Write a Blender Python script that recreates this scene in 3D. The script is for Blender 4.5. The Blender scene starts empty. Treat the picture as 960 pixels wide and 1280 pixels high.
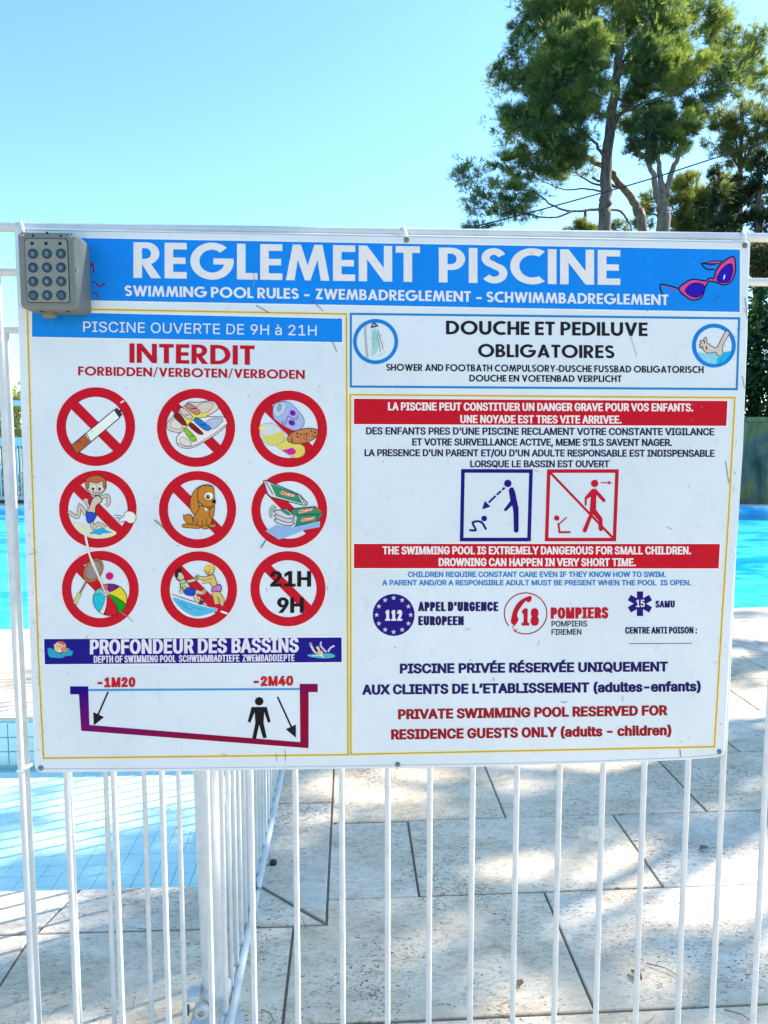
import bpy, math, random
import numpy as np
from mathutils import Vector, Matrix, noise
from mathutils.geometry import tessellate_polygon, delaunay_2d_cdt
random.seed(7); RNG = np.random.default_rng(11)
SC = bpy.context.scene; COL = SC.collection
R = math.radians

# ------------------------------------------------------------ camera, sky, sun, exposure
YAW, PITCH, HEIGHT, FPX = .045, .099, 1.10, 961.0
cam_d = bpy.data.cameras.new('camera'); cam = bpy.data.objects.new('camera', cam_d); COL.objects.link(cam)
cam.location = (0, 0, HEIGHT); cam.rotation_euler = (math.pi/2-PITCH, 0, -YAW)
cam_d.sensor_fit = 'HORIZONTAL'; cam_d.sensor_width = 36; cam_d.lens = 36*FPX/960
cam_d.clip_start = .02; cam_d.clip_end = 2000
SC.camera = cam
SUN = Vector((.80, .36, .74)).normalized()
elev = math.asin(SUN.z); azim = math.atan2(SUN.x, SUN.y)
w = bpy.data.worlds.new('World'); SC.world = w; w.use_nodes = True
nt = w.node_tree; nt.nodes.clear()
sky = nt.nodes.new('ShaderNodeTexSky'); sky.sky_type = 'NISHITA'; sky.sun_disc = False
sky.sun_elevation = elev; sky.sun_rotation = azim; sky.air_density = 1.0; sky.dust_density = .5; sky.ozone_density = 1.0
bg = nt.nodes.new('ShaderNodeBackground'); bg.inputs[1].default_value = .12
wo = nt.nodes.new('ShaderNodeOutputWorld'); tint = nt.nodes.new('ShaderNodeMix'); tint.data_type = 'RGBA'; tint.blend_type = 'MULTIPLY'; tint.inputs[0].default_value = 1; tint.inputs[7].default_value = (.66, .93, 1.08, 1)
nt.links.new(sky.outputs[0], tint.inputs[6]); nt.links.new(tint.outputs[2], bg.inputs[0]); nt.links.new(bg.outputs[0], wo.inputs[0])
sl = bpy.data.lights.new('sun', 'SUN'); sl.energy = 4.2; sl.angle = R(.53); sl.color = (1, .95, .87)
so = bpy.data.objects.new('sun', sl); so.rotation_euler = (-SUN).to_track_quat('-Z', 'Y').to_euler(); so.location = (12, 6, 12); COL.objects.link(so)
SC.view_settings.view_transform = 'Standard'; SC.view_settings.look = 'None'; SC.view_settings.exposure = 1.52; SC.view_settings.gamma = 1
SC.cycles.max_bounces = 8; SC.cycles.transparent_max_bounces = 24; SC.cycles.use_denoising = True
SC.cycles.caustics_reflective = False; SC.cycles.caustics_refractive = False

# ------------------------------------------------------------ measuring helpers (photo pixels to metres)
FW = Vector((math.sin(YAW)*math.cos(PITCH), math.cos(YAW)*math.cos(PITCH), -math.sin(PITCH)))
RT = Vector((math.cos(YAW), -math.sin(YAW), 0)); UP = RT.cross(FW); CAM = Vector((0, 0, HEIGHT))
def ray(px, py): return RT*((px-480)/FPX) - UP*((py-640)/FPX) + FW
def at_depth(px, py, Y): d = ray(px, py); return CAM + d*(Y/d.y)
def at_ground(px, py, z=0.): d = ray(px, py); return CAM + d*((z-HEIGHT)/d.z)
SLOPE = .018; DIST = 1.08                       # the front fence line is Y = DIST + SLOPE*X
def on_fence(px, py, off=0.):                   # off: metres in front of the fence line
    d = ray(px, py); t = (DIST-off)/(d.y-SLOPE*d.x); return CAM + d*t

# ------------------------------------------------------------ object helpers
def prop(o, label=None, cat=None, group=None, kind=None):
    if label: o['label'] = label
    if cat: o['category'] = cat
    if group: o['group'] = group
    if kind: o['kind'] = kind
    return o
def thing(name, loc, label, cat, group=None, rz=0.):
    o = bpy.data.objects.new(name, None); o.location = loc; o.rotation_euler = (0, 0, rz); o.empty_display_size = .1
    COL.objects.link(o); return prop(o, label, cat, group)
ORIG = {}
def origin_of(o):
    p = Vector((0, 0, 0))
    while o is not None: p = p + o.location; o = o.parent
    return p
class MB:
    """collects faces, then becomes one mesh object"""
    def __init__(s): s.v = []; s.f = []; s.m = []; s.smooth = []
    def add(s, vs, fs, mi=0, smooth=False):
        b = len(s.v); s.v += [tuple(x) for x in vs]
        for f in fs: s.f.append(tuple(b+i for i in f)); s.m.append(mi); s.smooth.append(smooth)
    def box(s, a, b, mi=0, bev=0.):
        x0, y0, z0 = a; x1, y1, z1 = b
        if bev <= 0:
            vs = [(x0,y0,z0),(x1,y0,z0),(x1,y1,z0),(x0,y1,z0),(x0,y0,z1),(x1,y0,z1),(x1,y1,z1),(x0,y1,z1)]
            s.add(vs, [(0,3,2,1),(4,5,6,7),(0,1,5,4),(1,2,6,5),(2,3,7,6),(3,0,4,7)], mi)
        else:
            s.prism([(x0,y0),(x1,y0),(x1,y1),(x0,y1)], z0, z1, mi, bev)
    def prism(s, poly, z0, z1, mi=0, bev=0.):   # poly counter-clockwise in XY
        n = len(poly)
        def inset(p, d):
            out = []
            for i in range(n):
                a, b, c = Vector(p[i-1]), Vector(p[i]), Vector(p[(i+1) % n])
                e1 = (b-a).normalized(); e2 = (c-b).normalized()
                n1 = Vector((-e1.y, e1.x)); n2 = Vector((-e2.y, e2.x)); k = max(.3, 1+n1.dot(n2))
                out.append(b+(n1+n2)*(d/k))
            return out
        rings = [(poly, z0), (poly, z1-bev), (inset(poly, bev), z1)] if bev > 0 else [(poly, z0), (poly, z1)]
        vs = [(p[0], p[1], z) for r, z in rings for p in r]; fs = []
        for k in range(len(rings)-1):
            for i in range(n): j = (i+1) % n; fs.append((k*n+i, k*n+j, (k+1)*n+j, (k+1)*n+i))
        L = (len(rings)-1)*n
        fs.append(tuple(range(L, L+n))); fs.append(tuple(reversed(range(n))))
        s.add(vs, fs, mi)
    def tube(s, pts, rad, n=10, mi=0, cap=True):
        pts = [Vector(p) for p in pts]; N = len(pts)
        rad = [rad]*N if not hasattr(rad, '__len__') else rad
        vs = []; fs = []; ref = None
        for i, p in enumerate(pts):
            t = (pts[min(i+1, N-1)]-pts[max(i-1, 0)]).normalized()
            if ref is None: ref = t.cross(Vector((0, 0, 1))) if abs(t.z) < .9 else t.cross(Vector((0, 1, 0)))
            ref = (ref - t*ref.dot(t)).normalized(); b = t.cross(ref)
            for k in range(n):
                a = 2*math.pi*k/n; vs.append(p+(ref*math.cos(a)+b*math.sin(a))*rad[i])
        for i in range(N-1):
            for k in range(n):
                j = (k+1) % n; fs.append((i*n+k, i*n+j, (i+1)*n+j, (i+1)*n+k))
        s.add(vs, fs, mi, True)
        if cap:
            s.add(vs[:n], [tuple(reversed(range(n)))], mi); s.add(vs[-n:], [tuple(range(n))], mi)
    def lathe(s, c, prof, n=20, mi=0, axis='z'):
        vs = []; fs = []
        for r, h in prof:
            for k in range(n):
                a = 2*math.pi*k/n; x, y = r*math.cos(a), r*math.sin(a)
                vs.append((c[0]+x, c[1]+y, c[2]+h) if axis == 'z' else (c[0]+x, c[1]-h, c[2]+y))
        for i in range(len(prof)-1):
            for k in range(n): j = (k+1) % n; fs.append((i*n+k, i*n+j, (i+1)*n+j, (i+1)*n+k))
        s.add(vs, fs, mi, False)
        s.add(vs[-n:], [tuple(range(n))], mi); s.add(vs[:n], [tuple(reversed(range(n)))], mi)
    def build(s, name, mats, parent=None, at=None, kind=None, label=None, cat=None, group=None):
        me = bpy.data.meshes.new(name)
        base = origin_of(parent) if parent else Vector((0, 0, 0))
        loc = Vector(at) if at is not None else base
        me.from_pydata([(v[0]-loc.x, v[1]-loc.y, v[2]-loc.z) for v in s.v], [], s.f)
        for m in (mats if isinstance(mats, (list, tuple)) else [mats]): me.materials.append(m)
        me.polygons.foreach_set('material_index', s.m); me.polygons.foreach_set('use_smooth', s.smooth); me.update()
        o = bpy.data.objects.new(name, me); COL.objects.link(o)
        o.parent = parent; o.location = loc-base
        return prop(o, label, cat, group, kind)
def share(o, loc, parent=None, label=None):      # another object using the same mesh
    c = o.copy(); COL.objects.link(c); c.parent = parent or o.parent; c.location = loc
    if label: c['label'] = label
    return c

# ------------------------------------------------------------ materials
def new_mat(name):
    m = bpy.data.materials.new(name); m.use_nodes = True; nt = m.node_tree
    return m, nt, nt.nodes['Principled BSDF']
def nd(nt, t, **k):
    n = nt.nodes.new(t)
    for a, b in k.items(): setattr(n, a, b)
    return n
def noise_n(nt, scale, detail=4, rough=.55, vec=None, dist=0.):
    n = nd(nt, 'ShaderNodeTexNoise'); n.inputs['Scale'].default_value = scale; n.inputs['Detail'].default_value = detail
    n.inputs['Roughness'].default_value = rough; n.inputs['Distortion'].default_value = dist
    if vec: nt.links.new(vec, n.inputs['Vector'])
    return n
def ramp(nt, fac, stops):
    r = nd(nt, 'ShaderNodeValToRGB'); e = r.color_ramp.elements
    while len(e) < len(stops): e.new(.5)
    for i, (p, c) in enumerate(stops): e[i].position = p; e[i].color = (*c, 1) if len(c) == 3 else c
    nt.links.new(fac, r.inputs[0]); return r
def mixc(nt, fac, a, b, mode='MIX'):
    m = nd(nt, 'ShaderNodeMix', data_type='RGBA', blend_type=mode)
    for s, v in ((0, fac), (6, a), (7, b)):
        if hasattr(v, 'links'): nt.links.new(v, m.inputs[s])
        else: m.inputs[s].default_value = v if s == 0 else (*v, 1)
    return m.outputs[2]
def position(nt, sc=(1, 1, 1)):
    g = nd(nt, 'ShaderNodeNewGeometry'); mp = nd(nt, 'ShaderNodeMapping'); mp.inputs['Scale'].default_value = sc
    nt.links.new(g.outputs['Position'], mp.inputs['Vector']); return mp.outputs[0]
def bump(nt, b, h, strength, dist=.01):
    n = nd(nt, 'ShaderNodeBump'); n.inputs['Strength'].default_value = strength; n.inputs['Distance'].default_value = dist
    nt.links.new(h, n.inputs['Height']); nt.links.new(n.outputs[0], b.inputs['Normal'])
def plain(name, col, rough=.5, metal=0., var=.12, scale=20., bmp=0.):
    m, nt, b = new_mat(name); v = position(nt)
    n = noise_n(nt, scale, 5, vec=v)
    c = mixc(nt, n.outputs[0], [x*(1-var) for x in col], [min(1, x*(1+var)) for x in col])
    nt.links.new(c, b.inputs['Base Color']); b.inputs['Roughness'].default_value = rough; b.inputs['Metallic'].default_value = metal
    if bmp: bump(nt, b, n.outputs[0], bmp)
    return m
def lin(c): c /= 255; return c/12.92 if c <= .04045 else ((c+.055)/1.055)**2.4
WHITE = [lin(x) for x in (198, 224, 250)]        # how the sign's white reads in the photo
INKS = {}
def ink(r, g, b, alb=.69):
    k = (r, g, b)
    if k in INKS: return INKS[k]
    col = [max(.003, min(.82, lin(x)/w*alb)) for x, w in zip(k, WHITE)]
    m, nt, bs = new_mat('ink_%d_%d_%d' % k); v = position(nt)
    n = noise_n(nt, 14, 6, .6, v); n2 = noise_n(nt, 160, 2, .5, v)
    mm = nd(nt, 'ShaderNodeMath', operation='MULTIPLY'); nt.links.new(n.outputs[0], mm.inputs[0]); nt.links.new(n2.outputs[0], mm.inputs[1])
    rp = ramp(nt, mm.outputs[0], [(.12, (0, 0, 0)), (.42, (1, 1, 1))])
    c = mixc(nt, rp.outputs[0], [x*.93 for x in col], [min(.84, x*1.03+.003) for x in col])
    nt.links.new(c, bs.inputs['Base Color']); bs.inputs['Roughness'].default_value = .42; bs.inputs['Specular IOR Level'].default_value = .10
    INKS[k] = m; return m
def panel_mat():
    m, nt, b = new_mat('enamel_panel'); v = position(nt)
    n = noise_n(nt, 7, 6, .65, v); r1 = ramp(nt, n.outputs[0], [(.35, (.60, .64, .655)), (.62, (.655, .69, .70))])
    n2 = noise_n(nt, 55, 4, .7, v); r2 = ramp(nt, n2.outputs[0], [(.60, (1, 1, 1)), (.75, (.86, .88, .90))])
    n3 = noise_n(nt, 420, 2, .5, v); r3 = ramp(nt, n3.outputs[0], [(.70, (1, 1, 1)), (.78, (.55, .58, .6))])
    c = mixc(nt, 1., r1.outputs[0], r2.outputs[0], 'MULTIPLY')
    n4 = noise_n(nt, 5, 3, .5, v); r4 = ramp(nt, n4.outputs[0], [(.42, (0, 0, 0)), (.56, (1, 1, 1))])
    c2 = mixc(nt, r4.outputs[0], (1, 1, 1), r3.outputs[0]); c = mixc(nt, 1., c, c2, 'MULTIPLY')
    nt.links.new(c, b.inputs['Base Color']); b.inputs['Roughness'].default_value = .3
    bump(nt, b, n2.outputs[0], .04); return m
def white_paint():
    m, nt, b = new_mat('white_paint'); v = position(nt)
    n = noise_n(nt, 30, 6, .65, v); r1 = ramp(nt, n.outputs[0], [(.3, (.53, .53, .515)), (.6, (.63, .625, .605))])
    n2 = noise_n(nt, 240, 3, .6, v); r2 = ramp(nt, n2.outputs[0], [(.68, (1, 1, 1)), (.76, (.55, .5, .45))])
    nt.links.new(mixc(nt, 1., r1.outputs[0], r2.outputs[0], 'MULTIPLY'), b.inputs['Base Color'])
    b.inputs['Roughness'].default_value = .32; bump(nt, b, n.outputs[0], .08); return m
def travertine():
    m, nt, b = new_mat('travertine'); v = position(nt); vs = position(nt, (1, 2.0, 1))
    oi = nd(nt, 'ShaderNodeObjectInfo')
    off = nd(nt, 'ShaderNodeVectorMath', operation='SCALE'); comb = nd(nt, 'ShaderNodeCombineXYZ')
    nt.links.new(oi.outputs['Random'], comb.inputs[0]); nt.links.new(oi.outputs['Random'], comb.inputs[1]); nt.links.new(comb.outputs[0], off.inputs[0]); off.inputs['Scale'].default_value = 37
    add = nd(nt, 'ShaderNodeVectorMath', operation='ADD'); nt.links.new(vs, add.inputs[0]); nt.links.new(off.outputs[0], add.inputs[1])
    n = noise_n(nt, 5, 10, .68, add.outputs[0], .6)
    c1 = ramp(nt, n.outputs[0], [(.30, (.54, .44, .32)), (.44, (.73, .60, .455)), (.56, (.82, .695, .54)), (.74, (.85, .75, .61))])
    tone = ramp(nt, oi.outputs['Random'], [(0, (.80, .81, .83)), (.35, (.95, .95, .95)), (.7, (1, .97, .93)), (1, (.98, .89, .78))])
    c = mixc(nt, 1., c1.outputs[0], tone.outputs[0], 'MULTIPLY')
    # wormy darker mottling
    wm = noise_n(nt, 26, 6, .7, add.outputs[0], 1.6); wr = ramp(nt, wm.outputs[0], [(.40, (.72, .70, .68)), (.50, (1, 1, 1)), (.66, (1.0, 1.0, 1.0))])
    c = mixc(nt, .8, c, wr.outputs[0], 'MULTIPLY')
    # pits, clustered
    pit = noise_n(nt, 95, 4, .6, add.outputs[0], 1.2); pz = noise_n(nt, 3.2, 5, .6, v, .5)
    mm = nd(nt, 'ShaderNodeMath', operation='MULTIPLY_ADD'); nt.links.new(pz.outputs[0], mm.inputs[0]); mm.inputs[1].default_value = .42; nt.links.new(pit.outputs[0], mm.inputs[2])
    pr = ramp(nt, mm.outputs[0], [(.825, (0, 0, 0)), (.858, (1, 1, 1))])
    c = mixc(nt, pr.outputs[0], c, (.10, .085, .07))
    # stains
    st = noise_n(nt, 2.3, 6, .62, v, .8); sr = ramp(nt, st.outputs[0], [(.50, (0, 0, 0)), (.70, (.75, .75, .75))])
    c = mixc(nt, sr.outputs[0], c, (.54, .42, .28))
    nt.links.new(c, b.inputs['Base Color']); b.inputs['Roughness'].default_value = .75
    inv = nd(nt, 'ShaderNodeMath', operation='SUBTRACT'); nt.links.new(n.outputs[0], inv.inputs[0]); nt.links.new(pr.outputs[0], inv.inputs[1])
    bump(nt, b, inv.outputs[0], .6, .005); return m
def water(name, tint, wave, strength, ior):
    m, nt, b = new_mat(name); nt.nodes.remove(b); out = nt.nodes['Material Output']; v = position(nt, (1, 2.4, 1))
    tr = nd(nt, 'ShaderNodeBsdfTransparent'); tr.inputs[0].default_value = (*tint, 1)
    gl = nd(nt, 'ShaderNodeBsdfGlossy'); gl.inputs['Roughness'].default_value = .03
    n = noise_n(nt, wave, 4, .5, v, .5); bp = nd(nt, 'ShaderNodeBump'); bp.inputs['Strength'].default_value = strength; bp.inputs['Distance'].default_value = .05
    nt.links.new(n.outputs[0], bp.inputs['Height']); nt.links.new(bp.outputs[0], gl.inputs['Normal'])
    fr = nd(nt, 'ShaderNodeFresnel'); g_ = nd(nt, 'ShaderNodeNewGeometry'); io = nd(nt, 'ShaderNodeMath', operation='MULTIPLY_ADD'); io.inputs[1].default_value = 1/ior-ior; io.inputs[2].default_value = ior; nt.links.new(g_.outputs['Backfacing'], io.inputs[0]); nt.links.new(io.outputs[0], fr.inputs[0]); nt.links.new(bp.outputs[0], fr.inputs['Normal'])
    mx = nd(nt, 'ShaderNodeMixShader'); nt.links.new(fr.outputs[0], mx.inputs[0]); nt.links.new(tr.outputs[0], mx.inputs[1]); nt.links.new(gl.outputs[0], mx.inputs[2])
    nt.links.new(mx.outputs[0], out.inputs['Surface']); return m
def pool_tile(name, a, b_, grout, size):
    m, nt, b = new_mat(name); v = position(nt, (size or 1, 1, 1))
    n = noise_n(nt, 2.2, 4, .5, v, 1.2); rr_ = ramp(nt, n.outputs[0], [(.40, (0, 0, 0)), (.58, (1, 1, 1))]); c = mixc(nt, rr_.outputs[0], a, b_)
    nt.links.new(c, b.inputs['Base Color']); b.inputs['Roughness'].default_value = .3; return m
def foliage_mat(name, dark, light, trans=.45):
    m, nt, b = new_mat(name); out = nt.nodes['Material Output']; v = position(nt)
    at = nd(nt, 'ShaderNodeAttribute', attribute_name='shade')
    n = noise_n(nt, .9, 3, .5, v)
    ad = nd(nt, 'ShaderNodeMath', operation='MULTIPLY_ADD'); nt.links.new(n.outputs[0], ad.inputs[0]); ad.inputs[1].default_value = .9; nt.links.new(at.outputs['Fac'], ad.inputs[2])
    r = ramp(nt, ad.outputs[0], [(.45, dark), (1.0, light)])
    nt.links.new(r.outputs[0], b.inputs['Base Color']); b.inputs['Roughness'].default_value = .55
    t = nd(nt, 'ShaderNodeBsdfTranslucent'); tc = mixc(nt, .5, r.outputs[0], (light[0]*1.6, light[1]*1.5, light[2]*.7)); nt.links.new(tc, t.inputs[0])
    mx = nd(nt, 'ShaderNodeMixShader'); mx.inputs[0].default_value = trans
    nt.links.new(b.outputs[0], mx.inputs[1]); nt.links.new(t.outputs[0], mx.inputs[2]); nt.links.new(mx.outputs[0], out.inputs['Surface']); return m
def bark_mat(name, a, c_):
    m, nt, b = new_mat(name); v = position(nt, (1, 1, .25)); n = noise_n(nt, 14, 6, .7, v, .8)
    r = ramp(nt, n.outputs[0], [(.35, a), (.65, c_)]); nt.links.new(r.outputs[0], b.inputs['Base Color'])
    b.inputs['Roughness'].default_value = .9; bump(nt, b, n.outputs[0], .8, .05); return m
PAINT = white_paint(); STONE = travertine(); PANEL = panel_mat()
GROUT = plain('grout', (.20, .17, .14), .95, var=.3, scale=60, bmp=.5)
GREY_PLASTIC = plain('grey_cast_metal', (.15, .168, .14), .55, var=.14, scale=60, bmp=.08)
GREY_LIGHT = plain('grey_faceplate', (.185, .205, .175), .5, var=.12, scale=80, bmp=.06)
KEY_RIM = plain('key_rim', (.008, .022, .034), .4); KEY_TOP = plain('key_top', (.05, .08, .11), .3, metal=.4)
DARK = plain('dark_rubber', (.012, .012, .014), .6); STEEL = plain('steel', (.38, .38, .38), .35, metal=.9)
TIE = plain('white_tie', (.82, .82, .80), .4, var=.05)

# ------------------------------------------------------------ setting: ground, pools, paving
POOL = [(-6.6, 4.03), (6.6, 5.07), (7.6, 11.75), (-8.4, 12.55)]      # main pool outline
SP = (-2.6, 1.81, -.235, 2.975)                                       # small pool x0,y0,x1,y1
def flat(mb, outer, holes, z, mi=0):
    loops = [[Vector((x, y, 0)) for x, y in l] for l in [outer]+holes]; tri = tessellate_polygon(loops)
    vs = [(p.x, p.y, z) for l in loops for p in l]; fs = []
    for t in tri:
        a, b, c = [Vector(vs[i]) for i in t]; fs.append(t if (b-a).cross(c-a).z > 0 else tuple(reversed(t)))
    mb.add(vs, fs, mi)
sp_poly = [(SP[0], SP[1]), (SP[2], SP[1]), (SP[2], SP[3]), (SP[0], SP[3])]
g = MB(); flat(g, [(-14, -6), (14, -6), (14, 12.45), (-14, 12.9)], [POOL, sp_poly], -.005)
g.build('deck_bed', GROUT, kind='structure')
GRASSY = plain('dry_ground', (.13, .115, .06), .95, var=.45, scale=.8)
g = MB(); xs = [-700, -150, -40, -14, -4, 3.5, 14, 40, 150, 700]; ys = [12.9, 14, 18, 26, 40, 90, 300, 900]
def terr(x, y): return -.03 + (1.15 if x > 3 else 0)*min(1, max(0, (y-12.9)/.5)) + max(0, y-14)*.018*(1 if x > 0 else .3)*(y < 100) + (1.4 if y >= 100 else 0)
vs = [(x, y, terr(x, y)) for y in ys for x in xs]; nx = len(xs)
fs = [(j*nx+i, j*nx+i+1, (j+1)*nx+i+1, (j+1)*nx+i) for j in range(len(ys)-1) for i in range(nx-1)]
g.add(vs, fs)
# the rest of the sheet: to the sides and behind the camera
g.add([(-700, -700, -.03), (700, -700, -.03), (700, -6, -.03), (-700, -6, -.03), (-14, -6, -.03), (14, -6, -.03), (14, 12.9, -.03), (700, 12.9, -.03), (-14, 12.9, -.03), (-700, 12.9, -.03)],
      [(0, 1, 2, 5, 4, 3), (5, 2, 7, 6), (3, 4, 8, 9)])
g.build('ground', GRASSY, kind='structure')

def basin(name, poly, depth, mat, wall_mat, lip=.0):
    g = MB(); n = len(poly)
    vs = [(x, y, -.005) for x, y in poly]+[(x, y, -depth) for x, y in poly]
    for i in range(n): j = (i+1) % n; g.add([vs[i], vs[j], vs[n+j], vs[n+i]], [(3, 2, 1, 0)], 1)
    g.add(vs[n:], [tuple(range(n))], 0)
    return g.build(name, [mat, wall_mat], kind='structure')
BLUE_FLOOR = pool_tile('pool_floor_ripple_light', (.05, .46, .78), (.66, .92, .93), 0, .4)  # two-blue streaks paint rippling light into the floor colour
PALE_FLOOR = pool_tile('paddling_floor', (.78, .93, .86), (.86, .97, .90), 0, 0)
GROUT_BLUE = plain('pool_grout', (.48, .66, .64), .8)
g = MB(); NX, NY = 16, 14; pv = []       # floor rises towards the far end
for j in range(NY+1):
    for i in range(NX+1):
        u, w_ = i/NX, j/NY; p0 = Vector(POOL[0]).lerp(Vector(POOL[1]), u); p1 = Vector(POOL[3]).lerp(Vector(POOL[2]), u); p = p0.lerp(p1, w_)
        pv.append((p.x, p.y, -.12-.36*min(1, (1-w_)*1.9)))
g.add(pv, [(j*(NX+1)+i, j*(NX+1)+i+1, (j+1)*(NX+1)+i+1, (j+1)*(NX+1)+i) for j in range(NY) for i in range(NX)], 0, True)
rim = [(x, y, -.005) for x, y in POOL]; low = [(x, y, -.49) for x, y in POOL]
for i in range(4): j = (i+1) % 4; g.add([rim[i], rim[j], low[j], low[i]], [(3, 2, 1, 0)])
g.build('main_pool_basin', BLUE_FLOOR, kind='structure')
basin('paddling_pool_basin', sp_poly, .205, GROUT_BLUE, GROUT_BLUE)
W1 = water('pool_water', (.36, .93, 1.0), 2.6, .55, 1.2); W2 = water('paddling_water', (.92, 1.0, .975), 7., .12, 1.33)
g = MB(); flat(g, POOL, [], -.09); g.build('pool_water', W1, kind='structure')
g = MB(); flat(g, sp_poly, [], -.10); g.build('paddling_pool_water', W2, kind='structure')
# glazed tiles of the paddling pool: walls (one joined part per wall row) and floor
root_tiles = thing('pool_tiling', (SP[0], SP[1], -.20), 'pale blue square glazed tiles lining the shallow paddling pool', 'tiling')
TILE_W = pool_tile('glazed_tile', (.55, .70, .71), (.74, .84, .84), 0, 0)
proto = None
def tile_mesh(sx, sy, sz):
    mb = MB(); mb.box((-sx/2, -sy/2, -sz/2), (sx/2, sy/2, sz/2)); return mb
tw = tile_mesh(.0535, .008, .0535).build('wall_tile', TILE_W, root_tiles, at=(0, 0, 0)); tw.location = (SP[2]-.03-SP[0], SP[3]-.004-SP[1], .20-.045)
cnt = 0
for r in range(3):
    for k in range(40):
        if r == 0 and k == 0: continue
        loc = (SP[2]-.03-.058*k-SP[0], SP[3]-.004-SP[1], .20-.045-.058*r); share(tw, loc)
tf = MB(); z = -.2005
x = SP[0]+.03
while x < SP[2]-.02:
    y = SP[1]+.03
    while y < SP[3]-.02:
        tf.box((x-.027, y-.027, z-.004), (x+.027, y+.027, z)); y += .056
    x += .056
tf.build('floor_tile', PALE_FLOOR, root_tiles, kind='stuff')
# paving slabs
paving = thing('paving', (0, 0, 0), 'travertine paving slabs around the pools', 'paving'); paving['kind'] = 'structure'; del paving['category']
GAP = .0058
def slab(poly, parent=paving, name='slab'):
    cx = sum(p[0] for p in poly)/len(poly); cy = sum(p[1] for p in poly)/len(poly)
    mb = MB(); n = len(poly); q = []
    for i in range(n):
        a, b, c = Vector(poly[i-1]), Vector(poly[i]), Vector(poly[(i+1) % n]); e1 = (b-a).normalized(); e2 = (c-b).normalized()
        n1 = Vector((-e1.y, e1.x)); n2 = Vector((-e2.y, e2.x)); q.append(b+(n1+n2)*(GAP/2/max(.3, 1+n1.dot(n2))))
    mb.prism([tuple(p) for p in q], -.03, random.uniform(-.0015, .0015), 0, .002)
    return mb.build(name, STONE, parent, at=(cx, cy, 0))
def sh(x, y): return (x, y+SLOPE*x)
rows = [-5.3, -4.9, -4.5, -4.1, -3.7, -3.3, -2.95, -2.56, -2.17, -1.78, -1.39, -1.0, -.61, -.22, .17, .56, .95, 1.345, 1.735, 2.10, 2.51, 2.905, 3.29, 3.65, 4.05]
joint = [.1, .4, .2, .5, .1, .3, .0, .4, .2, .5, .1, .35, .1, .4, .3, 0., .3, .467, .163, .448, 1.36, 1.045, 1.36, 1.59, 1.28]
def near_edge(x): return 4.03 + (x+6.6)/13.2*1.04
for i in range(len(rows)-1):
    y0 = rows[i]; y1 = rows[i+1]; j0 = joint[i]
    x = j0
    while x > 5.2: x -= .6
    while x < 5.0: x += .6
    cuts = [x]
    limit = -2.9 if i < 16 else (-.13 if i == 16 else -.0565)
    while cuts[-1]-.6 > limit+.08: cuts.append(cuts[-1]-.6)
    if i < 16: cuts.append(cuts[-1]-.6)
    else: cuts.append(limit)
    cuts.reverse()
    for a, b in zip(cuts, cuts[1:]):
        if i == 17 and abs(a-limit) < .01:
            slab([(-.13, y0), sh(b, y0), sh(b, y1), (-.0565, y1), (-.0565, 1.64), (-.13, 1.64)]); continue
        slab([sh(a, y0), sh(b, y0), sh(b, y1), sh(a, y1)])
# strip between the regular rows and the pool edge stones
def band(ya, yb, x0, x1, step, o=0.):
    x = x0+o
    cut = [x0]
    while x < x1-.1:
        if x > x0+.1: cut.append(x)
        x += step
    cut.append(x1)
    for a, b in zip(cut, cut[1:]): slab([(a, ya(a)), (b, ya(b)), (b, yb(b)), (a, yb(a))])
E_ = lambda x: near_edge(x); E1 = lambda x: near_edge(x)-.27
band(E1, E_, -6.0, 6.2, .6, .2)                                             # edge stones of the main pool
band(lambda x: 4.05+SLOPE*x, E1, -.0565, 5.2, .6, .28)
# slabs left of the coping strip, beyond the paddling pool
for i, (ya, yb, o) in enumerate([(3.16, 3.47, .1), (3.47, 3.80, .4), (3.80, 4.09, .2)]):
    band(lambda x, ya=ya: ya, (lambda x, yb=yb: yb) if i < 2 else E1 , -4.8, -.0565, .6, o)
band(lambda x: 2.98, lambda x: 3.16, -4.8, -.0565, .5, .2)
# coping stones round the paddling pool
slab([(-.70, 1.64), (-.0565, 1.643), (-.235, 1.81), (-.66, 1.81)], name='coping_stone')
for a in (-1.28, -1.86, -2.44, -3.02): slab([(a-.0, 1.64), (a+.58, 1.64), (a+(.62 if a == -1.28 else .58), 1.81), (a, 1.81)], name='coping_stone')
slab([(-.0565, 1.648), (-.0565, 2.226), (-.235, 2.226), (-.235, 1.815)], name='coping_stone')
slab([(-.0565, 2.226), (-.0565, 2.80), (-.235, 2.80), (-.235, 2.226)], name='coping_stone')
slab([(-.0565, 2.80), (-.0565, 2.98), (-.235, 2.98), (-.235, 2.80)], name='coping_stone')
# near rows at the left
for (a, b, y0, y1) in [(-.708, -.13, 1.24, 1.64), (-1.31, -.708, 1.24, 1.64), (-1.91, -1.31, 1.24, 1.64), (-2.51, -1.91, 1.24, 1.64)]: slab([(a, y0), (b, y0), (b, y1), (a, y1)])
for (a, b) in [(-.43, -.13), (-1.03, -.43), (-1.63, -1.03), (-2.23, -1.63)]: slab([(a, .95), (b, .95), (b, 1.24), (a, 1.24)])
# far side of the pool
def far_edge(x): return 12.55+(x+8.4)/16.*(-.8)
band(far_edge, lambda x: far_edge(x)+.33, -8.4, 7.6, .6, .1)
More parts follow.
